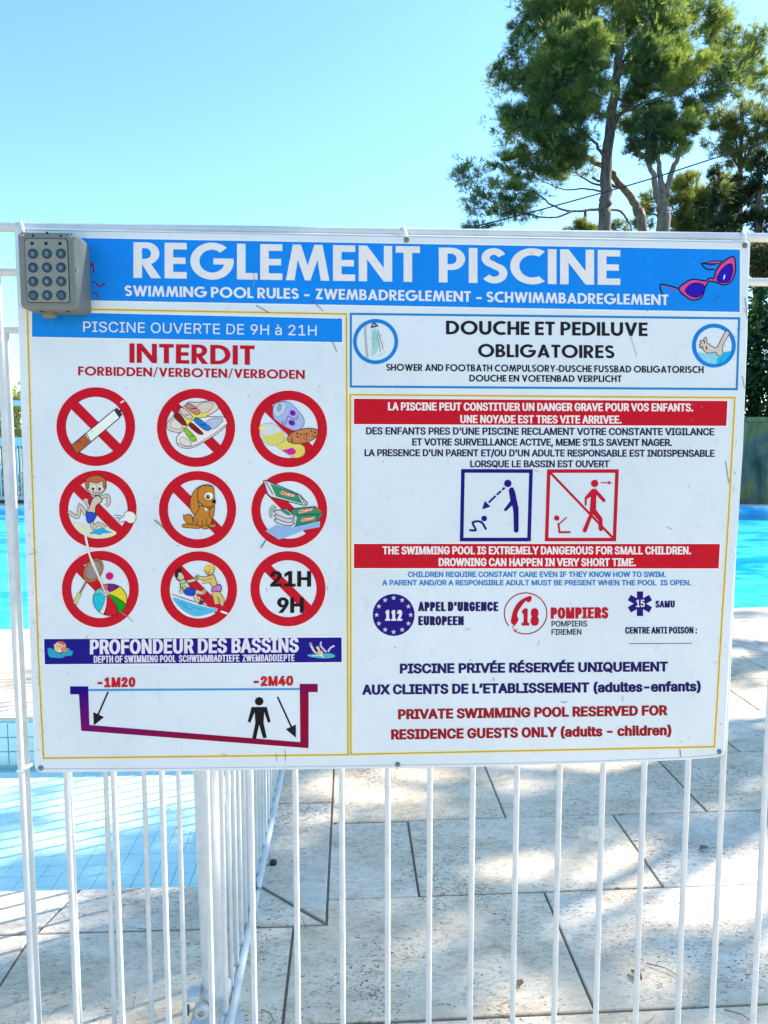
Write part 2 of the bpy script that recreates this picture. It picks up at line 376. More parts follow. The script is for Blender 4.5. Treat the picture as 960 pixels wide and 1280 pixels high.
# ------------------------------------------------------------ fences
BAR = .0043
def bar_meshes(parent, xs_y, z0, z1, rad=BAR, name='bar'):
    mb = MB(); mb.tube([(0, 0, z0), (0, 0, z1)], rad, 12, cap=False)
    o = None
    for (x, y) in xs_y:
        loc = Vector((x, y, 0))-origin_of(parent)
        if o is None: o = mb.build(name, PAINT, parent, at=(0, 0, 0)); o.location = loc
        else: share(o, loc, parent)
def line_y(x): return DIST+SLOPE*x
front = thing('front_fence', (-.7, line_y(-.7), 0), 'white tubular metal fence in front, carrying the rules sign', 'fence', 'white barred pool fences')
bxs = []
x83 = on_fence(84, 970).x
step = (on_fence(903.5, 960).x-on_fence(83.5, 970).x)/15
PXS = [27, 83, 142, 202, 258, 313, 369, 427, 484.5, 537.5, 591, 646, 699.5, 753.5, 805, 859.5, 903.5, 957]
bxs = [on_fence(p, 970).x for p in PXS]; bxs = [bxs[0]-step*k for k in range(7, 0, -1)]+bxs+[bxs[-1]+step*k for k in range(1, 9)]
ztop = on_fence(480, 292).z; z2 = on_fence(940, 352).z
bar_meshes(front, [(x, line_y(x)) for x in bxs], .085, ztop)
def rail(parent, p0, p1, rad, name='rail'):
    mb = MB(); p0 = Vector(p0); p1 = Vector(p1); mb.tube([p0.lerp(p1, i/6) for i in range(7)], rad, 14); return mb.build(name, PAINT, parent)
xa, xb = bxs[0]-.03, bxs[-1]+.03
zl = on_fence(10, 284).z; zr = on_fence(950, 297).z; zs = (zr-zl)/(on_fence(950, 297).x-on_fence(10, 284).x)
zt = lambda x: zl+zs*(x-on_fence(10, 284).x)
rail(front, (xa, line_y(xa), zt(xa)), (xb, line_y(xb), zt(xb)), .0062)
z2l = on_fence(10, 340).z; z2r = on_fence(950, 352.5).z; zs2 = (z2r-z2l)/(on_fence(950, 352).x-on_fence(10, 340).x)
z2f = lambda x: z2l+zs2*(x-on_fence(10, 340).x)
rail(front, (xa, line_y(xa)+.001, z2f(xa)), (xb, line_y(xb)+.001, z2f(xb)), .0056)
rail(front, (xa, line_y(xa), .085), (xb, line_y(xb), .085), .0062)
# small tie where the front fence meets the next panel
mb = MB(); c = on_fence(29, 961); mb.tube([c+Vector(((.0105 if math.cos(a) > 0 else .009)*math.cos(a), .0075*math.sin(a)+.003, .004*math.cos(a))) for a in [i*math.pi/8 for i in range(17)]], .0016, 6)
mb.build('wire_tie', TIE, front)
# rear fence, a hand's breadth behind
RY = 1.29
rear = thing('rear_fence', (-.55, RY, 0), 'short white barred fence panel just behind, left of the thick post', 'fence', 'white barred pool fences')
rx = [at_depth(p, 970, RY).x for p in (34.5, 87, 132, 180, 223)]
TOPZ = 1.27
bar_meshes(rear, [(x, RY) for x in rx], .03, TOPZ)
rail(rear, (rx[0]-.004, RY, TOPZ), (rx[-1]+.02, RY, TOPZ), .0062); rail(rear, (rx[0]-.004, RY, .03), (rx[-1]+.02, RY, .03), .0062)
# side fence running away from the camera over the coping
p1 = at_ground(288, 1258, .06); p2 = at_ground(350.5, 965, .06)
side = thing('side_fence', (p1.x, p1.y, 0), 'white barred fence panels running away beside the paddling pool', 'fence', 'white barred pool fences')
dx = (p2.x-p1.x)/(p2.y-p1.y); sx = lambda y: p1.x+dx*(y-p1.y)
ys_ = [p1.y-.02+.0635*i for i in range(44)]
bar_meshes(side, [(sx(y)-.004, y) for y in ys_], .06, TOPZ, .0047)
junction = at_ground(316, 1115, .06).y
for (a, b) in ((p1.y-.06, junction-.006), (junction+.006, junction+1.15), (junction+1.162, ys_[-1]+.02)):
    for z in (.062, TOPZ):
        mb = MB(); mb.tube([(sx(a)+.006, a, z), (sx(b)+.006, b, z)], .0075, 10); mb.tube([(sx(a)-.010, a, z-.004), (sx(b)-.010, b, z-.004)], .0065, 10); mb.build('rail', PAINT, side)
mb = MB(); mb.box((sx(junction)-.014, junction-.006, .05), (sx(junction)+.004, junction+.006, .082)); mb.build('rail_joint', DARK, side)
for y in (junction, junction+1.156, ys_[-1]):
    mb = MB(); mb.box((sx(y)-.006, y-.008, 0), (sx(y)+.006, y+.004, .055)); mb.build('foot', PAINT, side)
# thick post with its clamp
pc = at_depth(257, 970, 1.345)
PX, PY = pc.x+.0105, 1.345
post = thing('fence_post', (PX, PY, 0), 'thick round white post with a bolted clamp near its foot', 'fence post'); post.rotation_euler = (0, -.017, 0)
mb = MB(); mb.lathe((PX, PY, 0), [(.0238, .002), (.0238, 1.30), (.018, 1.315), (.006, 1.322)], 28); [mb.smooth.__setitem__(i, len(mb.f[i]) == 4) for i in range(len(mb.f))]
mb.build('shaft', PAINT, post)
zc = at_depth(267, 1250, 1.33).z
cl = MB(); cl.lathe((PX, PY, zc), [(.0245, -.022), (.0285, -.020), (.0288, -.007), (.0264, -.005), (.0264, .003), (.0288, .005), (.0285, .020), (.0245, .023)], 28)
for i in range(len(cl.f)): cl.smooth[i] = len(cl.f[i]) == 4
clamp = cl.build('clamp', PAINT, post)
ear = MB(); ex, ey = PX-.0195, PY-.036
n = 18; vs = []
for yy in (ey-.007, ey+.007):
    for k in range(n): a = 2*math.pi*k/n; vs.append((ex+.0115*math.cos(a)*(1.15 if math.cos(a) > 0 else 1), yy, zc-.004+.0115*math.sin(a)))
ear.add(vs, [tuple(reversed(range(n)))[::-1], tuple(reversed(range(n, 2*n)))]+[(k, n+k, n+(k+1) % n, (k+1) % n) for k in range(n)]); ear.build('clamp_ear', PAINT, clamp)
b_ = MB(); b_.lathe((ex, ey-.0072, zc-.004), [(.0048, 0), (.0048, .002), (.003, .003)], 12, axis='y'); b_.build('bolt', STEEL, clamp)
b_ = MB(); q = at_depth(235, 1259, 1.31); b_.box((q.x-.007, 1.30, q.z-.009), (q.x+.004, 1.31, q.z+.007), bev=.001); b_.build('clip', plain('dark_zinc', (.12, .13, .12), .5, .5), clamp)
b_ = MB(); q = at_depth(243, 1241, 1.32); b_.box((q.x-.010, 1.305, q.z-.006), (q.x+.012, 1.335, q.z+.004), bev=.001); b_.build('bracket', PAINT, clamp)
mb = MB(); mb.lathe((PX, PY, 0), [(.05, .0015), (.05, .006), (.024, .008)], 24); mb.build('base_flange', PAINT, post)

# ------------------------------------------------------------ the sign: flat artwork drawn on its panel
PT = .006                                     # panel stands this far in front of the bars
FRONT = PT+BAR+.003
SIGN_AT = Vector((0.05, line_y(.05)-FRONT, on_fence(480, 960).z))
sign = thing('pool_rules_sign', SIGN_AT, 'large white enamel swimming pool rules sign tied to the white fence', 'sign')
LAY = .00012
class Art:
    def __init__(s): s.mb = MB(); s.mats = []
    def mi(s, m):
        if m not in s.mats: s.mats.append(m)
        return s.mats.index(m)
    def fill(s, poly, color, layer, holes=()):
        m = color if not isinstance(color, tuple) else ink(*color)
        loops = [[Vector((x, y, 0)) for x, y in l] for l in [poly]+list(holes)]
        tri = tessellate_polygon(loops); pts = [p for l in loops for p in l]
        vs = [on_fence(p.x, p.y, FRONT+layer*LAY) for p in pts]; fs = []
        for t in tri:
            a, b, c = [pts[i] for i in t]; cr = (b-a).cross(c-a).z
            if abs(cr) < 1e-9: continue
            fs.append(t if cr < 0 else tuple(reversed(t)))
        s.mb.add(vs, fs, s.mi(m))
    def build(s, name, parent=None, label=None, kind=None): return s.mb.build(name, s.mats, parent or sign, label=label, kind=kind)
def arc(cx, cy, rx, ry, a0, a1, n=16): return [(cx+rx*math.cos(R(a0+(a1-a0)*i/n)), cy+ry*math.sin(R(a0+(a1-a0)*i/n))) for i in range(n+1)]
def ell(cx, cy, rx, ry=None, rot=0., n=40):
    ry = ry or rx; c, s_ = math.cos(R(rot)), math.sin(R(rot))
    return [(cx+rx*math.cos(t)*c-ry*math.sin(t)*s_, cy+rx*math.cos(t)*s_+ry*math.sin(t)*c) for t in [2*math.pi*i/n for i in range(n)]]
def smooth(p, k=4, closed=False):              # Catmull-Rom through the points
    P = [Vector(q) for q in p]; n = len(P); out = []
    rng = range(n) if closed else range(n-1)
    for i in rng:
        a, b, c, d = (P[(i-1) % n], P[i], P[(i+1) % n], P[(i+2) % n]) if closed else (P[max(i-1, 0)], P[i], P[i+1], P[min(i+2, n-1)])
        for j in range(k):
            t = j/k; out.append(tuple(.5*((2*b)+(c-a)*t+(2*a-5*b+4*c-d)*t*t+(3*b-a-3*c+d)*t**3)))
    if not closed: out.append(tuple(P[-1]))
    return out
def strip(p, wd, closed=False):
    P = [Vector(q) for q in p]; P = [q for i, q in enumerate(P) if i == 0 or (q-P[i-1]).length > 1e-6]; n = len(P); L, Rr = [], []
    ws = wd if hasattr(wd, '__len__') else [wd]*n
    for i in range(n):
        a = P[i-1] if (i > 0 or closed) else None; c = P[(i+1) % n] if (i < n-1 or closed) else None
        e1 = (P[i]-a).normalized() if a is not None else None; e2 = (c-P[i]).normalized() if c is not None else None
        e1 = e1 or e2; e2 = e2 or e1
        n1 = Vector((-e1.y, e1.x)); n2 = Vector((-e2.y, e2.x)); m = (n1+n2); k = max(.35, 1+n1.dot(n2)); wv = ws[min(i, len(ws)-1)]/2
        L.append(tuple(P[i]+m*wv/k)); Rr.append(tuple(P[i]-m*wv/k))
    return (L, Rr)
def stroke(art, p, wd, color, layer, closed=False):
    L, Rr = strip(p, wd, closed)
    n = len(L); fr = lambda q: on_fence(q[0], q[1], FRONT+layer*LAY)
    vs = [fr(q) for q in L]+[fr(q) for q in Rr]; fs = []
    for i in range(n if closed else n-1):
        j = (i+1) % n; f = (i, j, n+j, n+i)
        a, b, c = [Vector(q) for q in (L[i], L[j], Rr[j])]
        cr = (b-a).x*(c-a).y-(b-a).y*(c-a).x
        fs.append(f if cr < 0 else tuple(reversed(f)))
    art.mb.add(vs, fs, art.mi(ink(*color) if isinstance(color, tuple) else color))
def rect(x0, y0, x1, y1): return [(x0, y0), (x1, y0), (x1, y1), (x0, y1)]
def T(ox, oy, sc):
    f = lambda pts: [(ox+x/sc, oy+y/sc) for x, y in pts]
    return f

# panel
outline = [(17.2, 287), (19.5, 284.2), (270, 288.9), (508, 293.2), (760, 297.4), (934, 300.4), (937.5, 303.5), (934.8, 420), (929.5, 560), (923, 660), (917.5, 730), (911, 850), (906.8, 935), (905.5, 943), (898, 946.8), (860, 950.2), (750, 955), (620, 958.6), (430, 961.6), (240, 964.5), (52, 966.3), (45.5, 964.5), (43, 960), (37.5, 820), (31.5, 690), (27.2, 570), (23.4, 440)]
mb = MB(); n = len(outline)
fr_ = [on_fence(x, y, FRONT) for x, y in outline]
inn = []
for i in range(n):
    a, b, c = [Vector(outline[k % n]) for k in (i-1, i, i+1)]; e1 = (b-a).normalized(); e2 = (c-b).normalized()
    n1 = Vector((-e1.y, e1.x)); n2 = Vector((-e2.y, e2.x)); inn.append(b+(n1+n2)*(1.3/max(.5, 1+n1.dot(n2))))
f2 = [on_fence(p[0], p[1], FRONT) for p in inn]
edge = [p+Vector((0, .0018, 0)) for p in fr_]; back = [p+Vector((0, PT-.0005, 0)) for p in fr_]
vs = f2+edge+back; fs = [tuple(reversed(range(n)))]
for k in range(2):
    for i in range(n): j = (i+1) % n; fs.append((k*n+i, k*n+j, (k+1)*n+j, (k+1)*n+i))
fs.append(tuple(range(2*n, 3*n)))
mb.add(vs, fs); bm_fix = mb.build('panel', PANEL, sign)
# a folded edge line along top and bottom
a = Art(); stroke(a, [(24, 287.4), (270, 291.6), (508, 295.8), (760, 300), (931, 303)], .9, (150, 170, 190), 1)
a.build('folded_edge'); a = Art(); stroke(a, [(50, 961.2), (240, 960.2), (430, 957.6), (620, 954.6), (750, 951.2), (860, 946.5), (899, 943)], .8, (150, 172, 198), 1)
a.build('folded_edge')
BLUE = (8, 132, 248); WHT = (203, 226, 250); RED = (176, 8, 40); NAVY = (22, 10, 128); BLK = (24, 24, 38); GOLD = (176, 166, 74); LBL = (28, 128, 208); DRED = (138, 6, 26); INKN = (34, 26, 84)
def band_part(name, pts, col, label=None, halo=True):
    a = Art(); 
    if halo:
        P = pts; cx = sum(p[0] for p in P)/len(P); cy = sum(p[1] for p in P)/len(P)
        a.fill([(x+(1.4 if x > cx else -1.4), y+(1.4 if y > cy else -1.4)) for x, y in P], (218, 236, 252), .5)
    a.fill(pts, col, 1); return a.build(name, label=label)
def frame_part(name, pts, wd, col, label=None, halo=(214, 224, 190)):
    a = Art()
    if halo: stroke(a, pts, wd+2.4, halo, .5, True)
    stroke(a, pts, wd, col, 1, True); return a.build(name, label=label)
band_part('title_band', [(36, 296.4), (925, 312), (924.7, 390), (38, 374.2)], BLUE)
band_part('opening_hours_band', [(40, 389.6), (427.7, 398.3), (427.7, 427.7), (40, 421)], BLUE)
frame_part('gold_border', [(34, 385.2), (433, 392.6), (435, 943.4), (54.5, 947.8), (48, 820), (40.5, 610)], 1.9, GOLD)
frame_part('gold_border', [(437.8, 493.4), (918.5, 497.2), (911, 640), (902, 780), (893, 933.4), (438.6, 943)], 1.9, GOLD)
frame_part('blue_frame', [(438.5, 392.3), (924, 398), (921, 486.4), (438.5, 483.2)], 2.8, LBL, halo=None)
band_part('warning_band', [(442.4, 498.4), (909.4, 501.2), (907.9, 532.4), (442.4, 530.2)], RED, 'upper red warning band')
band_part('warning_band', [(442.4, 679.8), (899.9, 680), (898.3, 710.6), (442.4, 710.3)], RED, 'lower red warning band')
band_part('depth_band', [(55, 798.8), (427, 796.8), (427.2, 827.6), (56, 830.4)], (16, 4, 140))

# geometric bold capitals, drawn as outlines in units of the capital height
Wv, Th = .205, .185
GL = {
 'I': (.205, [([(0,0),(Wv,0),(Wv,1),(0,1)], [])]),
 'E': (.53, [([(0,0),(.53,0),(.53,Th),(Wv,Th),(Wv,.41),(.50,.41),(.50,.59),(Wv,.59),(Wv,1-Th),(.53,1-Th),(.53,1),(0,1)], [])]),
 'F': (.51, [([(0,0),(Wv,0),(Wv,.40),(.48,.40),(.48,.58),(Wv,.58),(Wv,1-Th),(.51,1-Th),(.51,1),(0,1)], [])]),
 'L': (.49, [([(0,0),(.49,0),(.49,Th),(Wv,Th),(Wv,1),(0,1)], [])]),
 'T': (.58, [([(.1875,0),(.3925,0),(.3925,1-Th),(.58,1-Th),(.58,1),(0,1),(0,1-Th),(.1875,1-Th)], [])]),
 'H': (.72, [([(0,0),(Wv,0),(Wv,.40),(.515,.40),(.515,0),(.72,0),(.72,1),(.515,1),(.515,.585),(Wv,.585),(Wv,1),(0,1)], [])]),
 'N': (.80, [([(0,0),(.2,0),(.2,.62),(.60,0),(.8,0),(.8,1),(.6,1),(.6,.38),(.2,1),(0,1)], [])]),
 'M': (1.04, [([(0,0),(.205,0),(.285,.58),(.455,0),(.585,0),(.755,.58),(.835,0),(1.04,0),(.875,1),(.68,1),(.52,.42),(.36,1),(.165,1)], [])]),
 'W': (1.16, [([(0,1),(.215,1),(.345,.42),(.49,1),(.67,1),(.815,.42),(.945,1),(1.16,1),(.9,0),(.72,0),(.58,.56),(.44,0),(.26,0)], [])]),
 'V': (.78, [([(0,1),(.225,1),(.39,.40),(.555,1),(.78,1),(.48,0),(.30,0)], [])]),
 'A': (.82, [([(0,0),(.215,0),(.275,.17),(.545,.17),(.605,0),(.82,0),(.505,1),(.315,1)], [[(.325,.335),(.495,.335),(.41,.62)]])]),
 'Z': (.62, [([(0,0),(.62,0),(.62,Th),(.30,Th),(.62,1),(.04,1),(.04,1-Th),(.32,1-Th)], [])]),
 'Y': (.76, [([(.28,0),(.48,0),(.48,.42),(.76,1),(.53,1),(.38,.63),(.23,1),(0,1),(.28,.42)], [])]),
 'O': (1.04, [(arc(.52,.5,.52,.52,0,350,35), [arc(.52,.5,.31,.325,0,345,23)])]),
 'C': (.80, [(arc(.52,.5,.52,.52,55,305,26)+arc(.52,.5,.305,.32,300,60,22), [])]),
 'G': (1.03, [(arc(.52,.5,.52,.52,47,354,32)+[(1.035,.58),(.55,.58),(.55,.41),(.80,.41)]+arc(.52,.5,.305,.32,338,50,22), [])]),
 'D': (.80, [([(0,0),(.3,0)]+arc(.3,.5,.50,.5,-90,90,20)+[(0,1)], [[(Wv,Th),(.3,Th)]+arc(.3,.5,.29,.315,-85,85,14)+[(.3,1-Th),(Wv,1-Th)]])]),
 'P': (.62, [([(0,0),(Wv,0),(Wv,.36),(.3,.36)]+arc(.3,.68,.32,.32,-85,90,16)+[(0,1)], [[(Wv,.53),(.29,.53)]+arc(.29,.68,.13,.15,-80,80,10)+[(.29,.83),(Wv,.83)]])]),
 'R': (.66, [([(0,0),(Wv,0),(Wv,.39),(.42,0),(.66,0),(.42,.395)]+arc(.32,.69,.30,.31,-60,90,16)+[(0,1)], [[(Wv,.54),(.30,.54)]+arc(.30,.69,.12,.145,-80,80,10)+[(.30,.835),(Wv,.835)]])]),
 'B': (.63, [([(0,0),(.34,0)]+arc(.34,.285,.29,.285,-85,62,14)+arc(.31,.745,.26,.255,-50,90,12)+[(0,1)], [[(Wv,.165),(.33,.165)]+arc(.33,.275,.10,.11,-80,80,8)+[(.33,.385),(Wv,.385)], [(Wv,.61),(.30,.61)]+arc(.30,.725,.09,.115,-80,80,8)+[(.30,.84),(Wv,.84)]])]),
 '-': (.34, [([(0,.28),(.34,.28),(.34,.46),(0,.46)], [])]),
 '/': (.44, [([(0,-.06),(.12,-.06),(.44,1.06),(.32,1.06)], [])]),
 '.': (.22, [(arc(.11,.11,.12,.12,0,330,11), [])]),
}
_s = arc(.30,.725,.195,.185,20,255,14)+arc(.31,.285,.215,.195,75,-150,14)
_l, _r = strip(_s, .19); GL['S'] = (.60, [(_l+_r[::-1], [])])
_u = [(.1025,1)]+arc(.37,.39,.2675,.30,180,360,16)+[(.6375,1)]
_l, _r = strip(_u, .205); GL['U'] = (.74, [(_l+_r[::-1], [])])
def geo_text(txt, L, Rt, cap, col, layer=3, label=None, gap=.085, space=.34):
    x = 0; items = []
    for ch in txt:
        if ch == ' ': x += space-gap; continue
        wd, pcs = GL[ch]; items.append((x, pcs)); x += wd+gap
        if ch in 'L' : x -= .02
    tot = x-gap; a = Art()
    ex = ((Rt[0]-L[0])/tot, (Rt[1]-L[1])/tot)
    mp = lambda q, x0: (L[0]+ex[0]*(x0+q[0]), L[1]+ex[1]*(x0+q[0])-cap*q[1])
    for x0, pcs in items:
        for o_, hs in pcs: a.fill([mp(q, x0) for q in o_], col, layer, [[mp(q, x0) for q in h] for h in hs])
    return a.build('lettering', label=label or 'reads '+txt)
